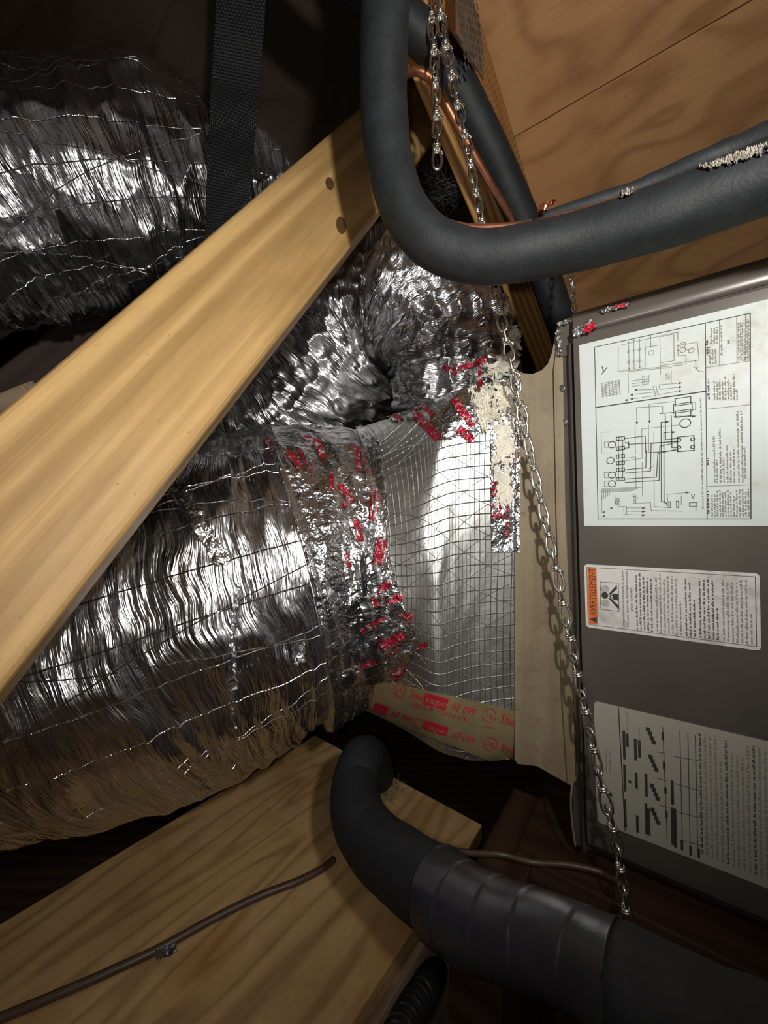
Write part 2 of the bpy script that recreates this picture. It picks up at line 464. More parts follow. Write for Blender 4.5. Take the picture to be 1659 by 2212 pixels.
# roof decking: two plywood sheets meeting at the seam that runs along a_dir
R0 = P(1226, 680, .92)
def on_roof(px, py):
    d = ray(px, py); k = (R0-CAM).dot(roof_n)/d.dot(roof_n); return CAM+d*k
seam = on_roof(1130, 285)
ks = (seam-R0).dot(r_dir)
left = -.055                                            # decking stops over the rafter's far side
def deck(name, r0, r1, shift):
    o = R0+a_dir*left+r_dir*r0
    ob = box(name, o, a_dir*1.9, r_dir*(r1-r0), -roof_n*.014, M['decking'], None, .0008, 1)
    uvl = ob.data.uv_layers[0]
    for d in uvl.data: d.uv = (d.uv[0]+shift, d.uv[1]+shift*.37)
    return struct(ob)
deck('ceiling', ks+.0008, 1.0, 0.0)
deck('ceiling_upper', ks-1.0, ks-.0008, 3.1)
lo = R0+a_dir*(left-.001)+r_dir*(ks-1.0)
M['shade_deck'] = plywood('painted_shade_decking', (.052,.033,.021), (.028,.017,.010), (.62,.48,.38), (4.4, 9.5), .34)  # shade of the upper left bay put into this near-black plywood colour
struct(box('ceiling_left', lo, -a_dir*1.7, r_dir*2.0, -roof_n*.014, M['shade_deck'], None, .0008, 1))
quad('ceiling_far', (-2.6, -1.6, 2.6), (5.2, 0, 0), (0, 5.2, 0), M['shell'])

# ------------------------------------------------------------------ roof framing
raf = thing('rafter', 'orange fir rafter under the plywood roof with a metal truss plate on it', 'rafter', R0+roof_n*.05)
box('beam', R0-r_dir*.85+roof_n*.0005, r_dir*1.35, -a_dir*.046, roof_n*.185, M['rafter'], raf, .0025)
# truss plate on the rafter's right face
def on_plane(px, py, q, n):
    d = ray(px, py); return CAM+d*((q-CAM).dot(n)/d.dot(n))
pts = [on_plane(x, y, R0+a_dir*.0012, a_dir) for x, y in ((985,-60),(985,70),(1012,120),(1045,172),(1046,105),(1010,-60))]
plate = slab('truss_plate', pts, a_dir*-.0011, M['galv'], raf); plate['label'] = 'galvanised truss plate'
# nail teeth dimples
V, Fc = [], []
c0 = sum(pts, Vector())/len(pts)
for i in range(-5, 6):
    for j in range(-3, 4):
        q = on_plane(1016+i*2.2+j*7.0, 60+i*19+j*4, R0+a_dir*.0013, a_dir)
        if not (990 < 1016+i*2.2+j*7.0 < 1042 and -30 < 60+i*19+j*4 < 150): continue
        k = len(V); e1 = r_dir*.0035; e2 = roof_n*.0014
        V += [q-e1-e2, q+e1-e2, q+e1+e2, q-e1+e2, q+a_dir*.0012]
        Fc += [(k,k+1,k+4),(k+1,k+2,k+4),(k+2,k+3,k+4),(k+3,k,k+4)]
if V: mesh_from('nail_teeth', V, Fc, M['galv'], plate)

def plank(name, A, B, width, thick, mat, label, cat, face_mid=None, bevel=.003, parent=None):
    A, B = Vector(A), Vector(B); ex = B-A; mid = (A+B)/2
    view = (mid-CAM) if face_mid is None else Vector(face_mid)
    wd = ex.cross(view).normalized(); nz = wd.cross(ex).normalized()
    if nz.dot(view) < 0: nz = -nz
    ob = box(name, A-wd*width/2, ex, wd*width, nz*thick, mat, parent, bevel, 3)
    if label: tag(ob, label, cat)
    return ob
# the big diagonal web across the picture
A = P(945, 184, .66); B = P(-430, 1612, .172)
A, B = A+(A-B).normalized()*.06, B+(B-A).normalized()*.16
web = plank('truss_web', A, B, .099, .038, M['pine'], 'thick yellow pine web running diagonally across the ducts', 'beam', face_mid=(-.33, .78, -.02), bevel=.006)
# knots in the web near its upper end
wb_b = bvh_of(web)
M['knot'] = plain('knot_brown', (.10,.045,.018), .6, 0, .3, .3, 200)
for kx, ky, ka, kb in ((712, 397, 9, 14), (737, 487, 11, 19)):
    kv = [stick(wb_b, kx+ka*math.cos(t*math.pi/10)+2*math.sin(t*math.pi/10), ky+kb*math.sin(t*math.pi/10), .0003) for t in range(20)]
    mesh_from('knot', kv, [tuple(range(20))], M['knot'], web)
# a dark web far behind it and a dark board behind the rafter
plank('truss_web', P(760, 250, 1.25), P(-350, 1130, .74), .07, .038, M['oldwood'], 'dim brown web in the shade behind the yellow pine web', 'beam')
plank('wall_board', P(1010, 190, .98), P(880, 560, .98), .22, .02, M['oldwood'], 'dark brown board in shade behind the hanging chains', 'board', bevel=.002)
plank('wood_block', P(-900, 1240, .66), P(62, 850, .62), .03, .03, M['palewood'], 'short pale wood block end at the left edge behind the pine web', 'wood block', bevel=.002)

# ------------------------------------------------------------------ furnace
O = P(1222, 1106, .40)
up0 = Vector((-.066, 0, 1)); upf = (up0-a_dir*up0.dot(a_dir)).normalized()
nb = a_dir.cross(upf).normalized()
if nb.y < 0: nb = -nb                                   # away from the camera
def FL(px, py, off=0.0):
    q = O-nb*off; d = ray(px, py); return CAM+d*((q-CAM).dot(nb)/d.dot(nb))
def loc(p): d = Vector(p)-O; return d.dot(a_dir), d.dot(upf)
def FP(al, be, off=0.0): return O+a_dir*al+upf*be-nb*off
zt = loc(FL(1205, 690))[1]; zb = loc(FL(1659, 2012))[1]
x0 = loc(FL(1216, 1000))[0]; xd = loc(FL(1250, 1000))[0]
fur = thing('furnace', 'dark taupe metal furnace cabinet with labels lying on its side under the roof', 'furnace', FP(.3, zb, -.3))
XL = 0.75
# cabinet body set just behind the door
box('cabinet', FP(x0, zb, -.004), a_dir*(XL-x0), nb*.46, upf*(zt-zb-.004), M['cabinet'], fur, .004)
# door: profile swept along a_dir : flat, roll, sloped head
prof = [(.0, zb+.006), (.010, zb+.018), (.012, zb+.026), (.012, zt-.027), (.0105, zt-.0245)]
for k in range(0, 17):
    t = k/16*math.pi
    prof.append((.0095-.0025*k/16+.0045*math.sin(t), zt-.024+.018*(1-math.cos(t))/2))
prof += [(.006, zt-.0045), (.005, zt-.0008), (-.006, zt)]
def sweep(name, prof, xa, xb, mat, parent, smooth=True):
    V, Fc = [], []
    for x in (xa, xb):
        for off, z in prof: V.append(FP(x, z, off))
    n = len(prof)
    for i in range(n-1): Fc.append((i, i+1, n+i+1, n+i))
    V += [FP(xa, prof[0][1], -.006), FP(xa, prof[-1][1], -.012)]
    Fc.append(tuple(range(n))+(2*n+1, 2*n))
    ob = mesh_from(name, V, Fc, mat, parent, smooth); ob.data.set_sharp_from_angle(angle=math.radians(20)); return ob
door = sweep('door', prof, xd, XL, M['cabinet'], fur, False)
for p_ in door.data.polygons: p_.use_smooth = len(p_.vertices) == 4
door.data.set_sharp_from_angle(angle=math.radians(20))
# left frame post: a folded strip with a ridge
def vstrip(name, cols, za, zc, mat, parent):
    V, Fc = [], []
    for z in (za, zc):
        for x, off in cols: V.append(FP(x, z, off))
    n = len(cols)
    for i in range(n-1): Fc.append((i, i+1, n+i+1, n+i))
    return mesh_from(name, V, Fc, mat, parent, False)
e = (xd-x0)
vstrip('frame_post', [(x0-.001, -.012), (x0, .001), (x0+e*.55, .0015), (x0+e*.58, .006), (x0+e*.70, .0085), (x0+e*.82, .006), (x0+e*.9, .001), (xd+.001, .0005)], zb+.004, zt-.030, M['cabinet_dark'], fur)
# corner plate at the top left
slab('corner_plate', [FP(x0, zt-.040, .0035), FP(xd-.004, zt-.040, .0035), FP(xd+.002, zt-.020, .0035), FP(xd+.010, zt-.010, .0030), FP(xd+.010, zt-.003, .0030), FP(x0+.006, zt-.003, .0035), FP(x0, zt-.012, .0035)], nb*.012, M['cabinet'], fur)
# screws
for px, py in ((1214, 840), (1219, 912)):
    c = FL(px, py, .002); V, Fc = [], []
    for rr, oo in ((.0042, .0), (.0040, .0016), (.0026, .0022)):
        for k in range(14):
            t = k/14*2*math.pi; V.append(c+a_dir*rr*math.cos(t)+upf*rr*math.sin(t)-nb*oo)
    for i in range(2):
        for k in range(14): Fc.append((i*14+k, i*14+(k+1) % 14, (i+1)*14+(k+1) % 14, (i+1)*14+k))
    Fc.append(tuple(28+k for k in range(14)))
    mesh_from('screw', V, Fc, M['cabinet_dark'], fur, True)

# -- labels on the door -----------------------------------------------------
DO = .0122                                              # door face offset
def round_rect(xa, xb, za, zc, r, off):
    pts = []
    for cx, cz, t0 in ((xb-r, zc-r, 0), (xa+r, zc-r, 90), (xa+r, za+r, 180), (xb-r, za+r, 270)):
        for k in range(5):
            t = math.radians(t0+k*22.5); pts.append(FP(cx+r*math.cos(t), cz+r*math.sin(t), off))
    return pts
class Ink:
    """flat marks laid on the door in its own plane"""
    def __init__(s, off): s.V = []; s.F = []; s.off = off
    def poly(s, pts):
        k = len(s.V); s.V += [FP(a, b, s.off) for a, b in pts]; s.F.append(tuple(range(k, k+len(pts))))
    def line(s, pts, w=.0005):
        for (a, b), (c, d) in zip(pts, pts[1:]):
            dx, dy = c-a, d-b; l = math.hypot(dx, dy) or 1e-9; nx, ny = -dy/l*w/2, dx/l*w/2; ex, ey = dx/l*w/2, dy/l*w/2
            s.poly([(a-ex+nx, b-ey+ny), (a-ex-nx, b-ey-ny), (c+ex-nx, d+ey-ny), (c+ex+nx, d+ey+ny)])
    def circle(s, c, r, w=.0005):
        s.line([(c[0]+r*math.cos(t*math.pi/8), c[1]+r*math.sin(t*math.pi/8)) for t in range(17)], w)
    def rect(s, a, b, w=.0005): s.line([a, (b[0], a[1]), b, (a[0], b[1]), a], w)
    def text(s, t, pos, h, stretch=1.0, fitw=None):
        """reads upward: text x -> up, text y -> left"""
        v, f, wd = text_mesh(t); k = len(s.V); sx = h/.7*stretch
        if fitw: sx = fitw/wd
        for x, y in v: s.V.append(FP(pos[0]-y*h/.7, pos[1]+x*sx, s.off))
        s.F += [tuple(i+k for i in q) for q in f]
    def build(s, name, mat, parent): return mesh_from(name, s.V, s.F, mat, parent) if s.V else None
rnd = random.Random(3)
def words(ink, x, z0, z1, h):
    """one line of small print running up the label from z0 to z1, too small to read"""
    z = z0
    while z < z1:
        wl = min(rnd.choice([.0022, .003, .004, .0055, .007])*h/.0016, z1-z)
        n = max(1, int(wl/(h*.62)))
        for k in range(n):
            zz = z+k*h*.62; hh = h*rnd.choice([.55, .6, .6, .95])
            ink.poly([(x, zz), (x-hh, zz), (x-hh, zz+h*.44), (x, zz+h*.44)])
        z += wl+h*.5

# wiring diagram label (crop coordinates of a close look: 3.463 px per frame px, from 1180,580)
def C1(x, y): return loc(FL(1180+x/3.463, 580+y/3.463, DO+.0006))
la = loc(FL(1251, 742, DO))[0]; lt = loc(FL(1251, 746, DO))[1]; lb = loc(FL(1262, 1136, DO))[1]
lab = slab('wiring_diagram_label', [FP(la, lt, DO), FP(la, lb, DO), FP(la+.19, lb, DO), FP(la+.19, lt, DO)], -nb*.0005, M['paper'], fur)
lab['label'] = 'white wiring diagram label'
ik = Ink(DO+.0007); sf = Ink(DO+.0007)
def L(*p, w=.0004, k=None): (k or sf).line([C1(*q) for q in p], w)
L((362,588),(388,1872),(1532,1872),(1526,335),(362,588), w=.0006, k=ik)
L((370,1040),(1196,918), w=.0009, k=ik)
L((1190,405),(1204,1875), w=.0005, k=ik)
L((1200,740),(1527,690)); L((1204,1052),(1529,1018)); L((1204,1630),(1530,1618))
L((1296,380),(1298,722)); L((1425,355),(1428,700)); L((1492,342),(1494,690))
# upper schematic
L((540,590),(538,770),(1020,720)); L((615,545),(620,752)); L((655,535),(658,745)); L((697,530),(700,742)); L((780,512),(783,590))
L((550,575),(960,480)); L((740,730),(742,590),(835,575)); L((850,500),(855,790)); L((860,510),(955,490),(957,690),(862,705))
L((985,575),(987,650),(1045,650),(1045,720)); L((1130,550),(1145,685),(860,725)); L((1118,690),(1122,750)); L((612,770),(935,740))
L((612,770),(615,930)); L((985,480),(985,540)); L((960,480),(985,480)); L((1010,570),(1130,552)); L((1040,610),(1085,605))
for c in ((617,620),(657,612),(697,606),(617,700),(657,695),(697,690)): sf.circle(C1(*c), .0010, .0003)
for c in ((1022,570),(1022,610),(1085,612),(785,630)): sf.circle(C1(*c), .0020, .0004)
for c in ((617,550),(657,540),(697,532),(781,514),(620,752),(658,746),(700,742),(740,730),(985,575),(985,612),(1118,690)):
    x, z = C1(*c); ik.poly([(x-.0006,z),(x,z-.0006),(x+.0006,z),(x,z+.0006)])
L((420,735),(428,775),(455,740), w=.0007, k=ik); L((428,775),(415,790), w=.0007, k=ik)
# table
for i in range(6): L((415+i*26, 858-i*4.5), (425+i*26, 962-i*4)); 
for i in range(9): L((415, 860+i*12.5), (552, 836+i*12.5))
for z in (610, 645, 680, 710): pass
for x, y in ((600,985),(640,945),(640,975),(672,908)):
    q = C1(x, y); ik.poly([(q[0]-.0014,q[1]),(q[0]+.0008,q[1]+.0011),(q[0]+.0008,q[1]-.0011)])
L((672,908),(800,905)); L((640,942),(805,925)); L((640,975),(690,970)); L((715,965),(820,950)); L((800,880),(820,950)); L((820,870),(835,945),(1000,915))
L((845,870),(850,905),(1000,887)); L((845,870),(1000,857)); L((720,800),(725,880)); L((935,765),(935,855)); L((645,840),(765,825)); L((645,862),(765,845)); L((645,882),(765,862))
for x, y in ((1000,857),(1000,887),(1000,917)):
    q = C1(x, y); ik.poly([(q[0]+.0016,q[1]),(q[0]-.0008,q[1]+.0011),(q[0]-.0008,q[1]-.0011)])
L((1118,750),(1150,772),(1175,770)); L((1105,735),(1122,750),(1140,738))
# lower wiring drawing
for y in (1318, 1545, 1610): ik.circle(C1(492, y), .0030, .0006)
ik.circle(C1(480, 1437), .0030, .0006); ik.circle(C1(1040, 1157), .0037, .0006)
for y in (1272, 1345, 1405, 1455, 1505, 1575):
    ik.rect(C1(525, y-10), C1(585, y+10), .0007); L((545,y-10),(545,y+10), k=ik); L((565,y-10),(565,y+10), k=ik)
L((540,1280),(540,1575), w=.0005, k=ik); L((572,1280),(572,1575), w=.0005, k=ik)
for y in (1318, 1545, 1610): L((435,y-20),(520,y-20)); L((435,y+20),(520,y+20)); L((435,y-20),(435,y+20))
L((410,1225),(415,1380),(480,1380)); L((410,1225),(480,1222))
L((590,1272),(740,1252),(745,1380),(990,1360), w=.0006, k=ik); L((590,1300),(620,1315),(985,1295), w=.0006, k=ik)
L((590,1345),(620,1340),(615,1295), w=.0006, k=ik); L((590,1505),(745,1490),(748,1365), w=.0006, k=ik)
L((590,1530),(780,1515),(785,1310),(985,1290), w=.0006, k=ik); L((590,1575),(825,1560),(835,1385),(985,1350), w=.0006, k=ik)
L((590,1600),(845,1585),(850,1330),(985,1300), w=.0006, k=ik); L((860,1150),(862,1740),(910,1760), w=.0006, k=ik)
L((880,1230),(882,1740),(910,1775), w=.0005, k=ik); L((860,1150),(905,1147), w=.0006, k=ik); L((880,1228),(950,1222), w=.0006, k=ik)
L((890,1090),(893,1280),(985,1270), w=.0006, k=ik); L((935,1100),(940,1340),(985,1340), w=.0006, k=ik); L((770,1500),(800,1475), k=ik)
L((675,1040),(870,1030),(872,1080)); L((675,1040),(678,1150)); L((770,1015),(772,1140)); L((770,1015),(960,995)); L((665,1180),(668,1390)); L((765,1170),(768,1380))
L((715,1200),(1000,1170)); L((715,1200),(718,1420),(590,1440)); L((805,1220),(808,1780),(915,1790)); L((590,1420),(670,1410),(672,1640)); L((718,1450),(720,1700))
ik.rect(C1(952,1018), C1(1092,1065), .0006); ik.rect(C1(965,975), C1(1082,1012), .0006); ik.rect(C1(967,1068), C1(1082,1100), .0006)
L((1095,1000),(1118,1000),(1118,1055),(1095,1055), k=ik); L((850,1085),(955,1078), w=.0006, k=ik); L((955,1105),(1105,1105), k=ik)
ik.rect(C1(980,1262), C1(1107,1360), .0007)
for x, y in ((993,1283),(993,1338),(1095,1278),(1095,1335)): ik.circle(C1(x, y), .0013, .0006)
for x, y in ((1105,1105),(905,1148),(955,1224),(1055,1676),(728,1792),(728,1818),(728,1845)):
    q = C1(x, y); ik.poly([(q[0]+.0018,q[1]),(q[0]-.0012,q[1]+.0010),(q[0]-.0012,q[1]-.0010)])
for x, y in ((678,1155),(773,1145)):
    q = C1(x, y); ik.poly([(q[0],q[1]-.0018),(q[0]+.0010,q[1]+.0010),(q[0]-.0010,q[1]+.0010)])
for x, y in ((430,1822),(430,1852),(487,1793)):
    q = C1(x, y); ik.poly([(q[0]-.0014,q[1]),(q[0]+.0008,q[1]+.0009),(q[0]+.0008,q[1]-.0009)])
for i in range(5): L((415+i*14,1660),(418+i*14,1730-i*9)); L((415,1648+i*7),(720-i*18,1634+i*7))
L((415,1700),(415,1830)); L((520,1700),(540,1780),(600,1780),(602,1840)); L((580,1780),(582,1840),(728,1845)); L((595,1790),(728,1792)); L((600,1815),(728,1818)); L((640,1700),(690,1720)); L((640,1760),(780,1750),(785,1810),(1020,1815))
L((905,1690),(1050,1676)); L((905,1690),(910,1750)); L((1010,1700),(1012,1770)); ik.rect(C1(918,1745), C1(932,1788), .0006); ik.rect(C1(975,1740), C1(992,1788), .0006)
ik.rect(C1(1072,1752), C1(1128,1778), .0005); L((1120,1780),(1120,1812), k=ik); L((1085,1690),(1100,1720),(1110,1690), k=ik)
def small(xs, y0, y1, h, k):
    for i, x in enumerate(xs):
        a, z1 = C1(x, y0); _, z0 = C1(x, y1+(rnd.random()-.5)*0)
        words(k, a, z0, z1, h)
small((520,535,548), 1715, 1765, .0011, ik); small((660,672), 1690, 1760, .0011, sf)
small((735,755,770), 800, 850, .0011, sf); small((905,922), 780, 830, .0011, sf)
small((1210,), 525, 640, .0020, ik); small((1240,1262,1282), 440, 560, .0016, sf); small((1228,1250,1272), 590, 715, .0016, sf)
small((1315,), 430, 650, .0015, sf); small((1372,), 520, 560, .0026, sf)
small((1440,1455,1470,1485), 400, 690, .0012, sf); small((1505,1518), 380, 680, .0011, sf)
small((1220,), 820, 985, .0017, ik)
for x, y0 in ((1262,830),(1283,850),(1303,815),(1324,840),(1345,800),(1366,830),(1387,845),(1410,790),(1432,900)): small((x,), y0, 985, .0014, sf)
small((1215,), 1420, 1470, .0017, ik)
for x, y0, y1 in ((1260,1250,1600),(1282,1430,1605),(1305,1180,1605),(1332,1410,1605),(1358,1320,1605),(1384,1370,1605),(1408,1330,1605),(1437,1060,1605),(1466,1060,1600),(1490,1330,1570)): small((x,), y0, y1, .0014, sf)
small((1218,), 1660, 1835, .0020, ik)
for x in (1245, 1265, 1285, 1305, 1325, 1345, 1365, 1385, 1408, 1430, 1452, 1475, 1497, 1518): small((x,), 1640+rnd.random()*60, 1860, .0014, sf)
small((1160,), 960, 1800, .0012, sf)
sf.build('fine_print', M['ink_soft'], lab); ik.build('diagram_lines', M['ink'], lab)

# warning label (close look: 3.463 px per frame px, from 1180,1150)
def C2(x, y): return loc(FL(1180+x/3.463, 1150+y/3.463, DO+.0006))
xa, zc = C2(283, 238); xb, za = C2(1622, 828); xb = C2(1600, 500)[0]; _, za = C2(325, 712)
wl = slab('warning_label', round_rect(xa, xb, za, zc, .003, DO), -nb*.0005, M['paper_warn'], fur); wl['label'] = 'white warning label with orange heading'
W = xb-xa; Hh = zc-za
og = Ink(DO+.0006); bk = Ink(DO+.0008)
og.poly([(xa+W*.022, za+Hh*.06), (xa+W*.085, za+Hh*.06), (xa+W*.085, zc-Hh*.05), (xa+W*.022, zc-Hh*.05)])
og.build('orange_heading', M['ink_orange'], wl)
bk.text('AVERTISSEMENT', (xa+W*.076, za+Hh*.20), W*.044, fitw=Hh*.745)
bk.poly([(xa+W*.078, za+Hh*.085), (xa+W*.078, za+Hh*.185), (xa+W*.030, za+Hh*.135)])
bk.rect((xa+W*.018, za+Hh*.05), (xb-W*.02, zc-Hh*.045), .0004)
# pictogram: box with a figure at a fume cloud
ba, bb, bz, bt = xa+W*.108, xa+W*.228, za+Hh*.31, za+Hh*.74
bk.rect((ba, bz), (bb, bt), .0004)
cz = (bz+bt)/2
hx, hz = ba+(bb-ba)*.24, cz+Hh*.01
bk.poly([(hx+.0028*math.cos(k*math.pi/8), hz+.0034*math.sin(k*math.pi/8)) for k in range(16)])
bk.poly([(ba+(bb-ba)*.40, cz-Hh*.02), (ba+(bb-ba)*.62, cz-Hh*.08), (ba+(bb-ba)*.98, bz+Hh*.03), (ba+(bb-ba)*.98, bz+Hh*.09), (ba+(bb-ba)*.60, cz-Hh*.03)])
bk.poly([(ba+(bb-ba)*.40, cz+Hh*.02), (ba+(bb-ba)*.60, cz+Hh*.04), (ba+(bb-ba)*.92, bt-Hh*.09), (ba+(bb-ba)*.92, bt-Hh*.03), (ba+(bb-ba)*.62, cz+Hh*.09)])
bk.poly([(ba+(bb-ba)*.68, cz-Hh*.04), (ba+(bb-ba)*.98, cz-Hh*.05), (ba+(bb-ba)*.98, cz+Hh*.05), (ba+(bb-ba)*.68, cz+Hh*.05)])
bk.circle((ba+(bb-ba)*.62, cz+Hh*.005), .0014, .0007)
for sgn in (-1, 1):
    sm = Ink(DO+.0008)
    for i in range(4): sm.circle((ba+(bb-ba)*.25, cz+sgn*Hh*.11), .0010+.0008*i, .0003)
    sm.build('fume_rings', M['ink_soft'], wl)
head = ["L'empoisonnement au monoxyde de carbone", "(CO) peut causer des dommages corporels", "graves ou mortels."]
for i, t in enumerate(head):
    hgt = W*.0155; bk.text(t, (xa+W*(.262+i*.0265), za+Hh*(.07 if i < 2 else .34)), hgt, fitw=Hh*(.86 if i < 2 else .36))
y = xa+W*.345
for blk, n in (('b',5), ('s',7), ('b',3), ('b',5), ('s',7)):
    sm = Ink(DO+.0008)
    for i in range(n):
        if y > xb-W*.035: break
        words(bk if blk == 'b' else sm, y, za+Hh*.07, za+Hh*(.93-.4*rnd.random()*(i == n-1)-.08*rnd.random()), W*.0125)
        y += W*.0225
    if sm.V: sm.build('small_print', M['ink_soft'], wl)
    y += W*.008
bk.build('heading_text', M['ink'], wl)

# rating plate label at the bottom (close look: 3.463 from 1180,1500)
def C3(x, y): return loc(FL(1180+x/3.463, 1500+y/3.463, DO+.0006))
xa, zc = C3(355, 48); _, za = C3(388, 955); xb = xa+.22
rl = slab('rating_label', round_rect(xa, xb, za, zc, .004, DO), -nb*.0005, M['paper_low'], fur); rl['label'] = 'cream rating label with dense text, dim light put into its paper'
bk = Ink(DO+.0007); sm = Ink(DO+.0007)
def L3(*p, w=.0005): bk.line([C3(*q) for q in p], w)
L3((540,100),(590,1020), w=.0008); L3((872,245),(905,1090)); L3((1000,270),(1020,1170)); L3((1060,290),(1078,1200)); L3((1115,305),(1135,1220))
L3((830,430),(885,440)); L3((835,630),(900,645)); L3((840,825),(905,845)); L3((960,465),(1135,495)); L3((970,668),(1140,718)); L3((985,880),(1160,925)); L3((1000,1090),(1170,1130))
def bar(x, y0, y1, wd):
    a, z1 = C3(x, y0); b, z0 = C3(x, y1); bk.poly([(a, z0), (a+wd, z0), (a+wd, z1), (a, z1)])
for x, y0, y1 in ((570,270,480),(575,520,720),(578,780,990),(595,290,390),(615,640,660),(655,330,490),(662,580,700),(670,900,1030),(685,340,470),(735,590,760),(735,810,1040),(755,850,1050),(930,640,820),(930,840,1120),(950,850,1140)): bar(x, y0, y1, .0022)
for x, y in ((755,300),(775,505),(785,720),(790,900)):
    for i, dz in enumerate((-40,-10,25,55)): bar(x+i*14-10, y+dz-18, y+dz+14, .0032)
for x, y0, y1 in ((862,280,340),(872,500,560),(882,690,740),(890,870,920),(1005,1090,1160),(1070,1130,1200),(1130,1150,1220)): bar(x, y0, y1, .0018)
for x, y0 in ((450,410),(480,410),(610,130),(700,250)):
    a, z1 = C3(x, y0); words(sm, a, z1-.024, z1, .0014)
xx = C3(1160, 500)[0]; i = 0
while xx < xb-.02:
    words(bk if i % 5 == 0 else sm, xx, za+.008, zc-.006-.02*(rnd.random() < .2)-(.012 if 5 < i < 9 else 0), .0019); xx += .0034; i += 1
bk.build('plate_text', M['ink'], rl); sm.build('small_print', M['ink_soft'], rl)

# torn foil tape scraps at the cabinet's top corner
def scrap(name, quadpx, off, mats, parent, seed, nx=14, ny=6, amp=.003, surf=None):
    """crumpled strip laid over four frame places (tl, tr, br, bl)"""
    V, uv = [], []
    r2 = np.random.RandomState(seed)
    for i in range(nx+1):
        for j in range(ny+1):
            s, t = i/nx, j/ny
            x = (quadpx[0][0]*(1-s)+quadpx[1][0]*s)*(1-t)+(quadpx[3][0]*(1-s)+quadpx[2][0]*s)*t
            y = (quadpx[0][1]*(1-s)+quadpx[1][1]*s)*(1-t)+(quadpx[3][1]*(1-s)+quadpx[2][1]*s)*t
            if i in (0, nx) or j in (0, ny): x += (r2.rand()-.5)*5; y += (r2.rand()-.5)*5
            V.append(surf(x, y, off+amp*r2.rand())); uv.append((s*.06, t*.02))
    Fc = [(i*(ny+1)+j, (i+1)*(ny+1)+j, (i+1)*(ny+1)+j+1, i*(ny+1)+j+1) for i in range(nx) for j in range(ny)]
    return mesh_from(name, V, Fc, mats, parent, False, uv)
fsurf = lambda x, y, o: FL(x, y, o)
s1 = scrap('foil_scrap', [(1236,712),(1278,690),(1292,706),(1240,730)], .0145, M['foil_tape'], fur, 1, surf=fsurf)
scrap('red_print', [(1260,705),(1282,694),(1290,708),(1262,722)], .0178, M['ink_red'], s1, 2, 8, 4, .002, fsurf)
s2 = scrap('foil_scrap', [(1296,668),(1355,652),(1360,662),(1300,676)], .0135, M['foil_tape'], fur, 3, surf=fsurf)
scrap('red_print', [(1322,662),(1352,654),(1352,660),(1324,668)], .0165, M['ink_red'], s2, 4, 8, 3, .001, fsurf)
scrap('foil_scrap', [(1202,698),(1240,686),(1240,692),(1206,706)], .006, M['foil_tape'], fur, 5, 10, 3, .002, fsurf)
scrap('foil_scrap', [(1200,716),(1210,712),(1214,768),(1204,770)], .005, M['foil_tape'], fur, 6, 4, 12, .003, fsurf)

# ------------------------------------------------------------------ plenum
PLEN = thing('plenum', 'foil faced supply plenum tapering from the furnace to the big flexible duct', 'duct', P(1000, 1640, .5))
FR = P(1118, 1106, .412); FRx = Vector((FR.x, FR.y, 0))
zr_t = -(812-1106)/F*.412; zr_b = -(1668-1106)/F*.412
cR = FRx+n_h*.19; cR.z = H+(zr_t+zr_b)/2; hR = (zr_t-zr_b)/2
cL = Vector((-.085, .615, H-.082)); dL = Vector((-.37, .93, 0)).normalized(); rL = .205
NI, NJ = 120, 240
V, uv = [], []
for i in range(NI+1):
    s = i/NI; e_ = s*s*(3-2*s)*.55+s*.45
    c = cR.lerp(cL, s); d = n_h.lerp(dL, e_); d *= d.length**-.25
    hw = .19*(1-s)+rL*s; hh = hR*(1-s)+rL*s
    n_exp = 9*(1-e_)**1.3+2.0
    tt = np.linspace(0, 2*math.pi, 4001)
    ct, st = np.cos(tt), np.sin(tt)
    xs = np.sign(ct)*np.abs(ct)**(2/n_exp)*hw; zs = np.sign(st)*np.abs(st)**(2/n_exp)*hh
    L_ = np.r_[0, np.cumsum(np.hypot(np.diff(xs), np.diff(zs)))]; q_ = np.arange(NJ)/NJ*L_[-1]
    for x, z in zip(np.interp(q_, L_, xs), np.interp(q_, L_, zs)):
        V.append(c+d*float(x)+Vector((0,0,1))*float(z)); uv.append(None)
V = np.array([tuple(v) for v in V])
# puffy facing
ii, jj = np.meshgrid(np.arange(NI+1)/NI, np.arange(NJ)/NJ, indexing='ij')
out = V.reshape(NI+1, NJ, 3)-V.reshape(NI+1, NJ, 3).mean(1, keepdims=True)
out /= np.linalg.norm(out, axis=2, keepdims=True)
bul = .012*np.sin(ii*math.pi)*(.4+.5*vn(ii*3, jj*9, 5, 9))+.0010*(vn(ii*14, jj*60, 8, 60)-.5)+.004*(vn(ii*5, jj*22, 9, 22)-.5)
V = (V.reshape(NI+1, NJ, 3)+out*bul[..., None]).reshape(-1, 3)
uv = np.stack([(ii*.24).ravel(), (np.minimum(jj, 1)*1.45).ravel()], 1)
Fc = [(i*NJ+j, (i+1)*NJ+j, (i+1)*NJ+(j+1) % NJ, i*NJ+(j+1) % NJ) for i in range(NI) for j in range(NJ)]
body = mesh_from('foil_facing', V, Fc, M['foil_flat'], PLEN, True, uv)
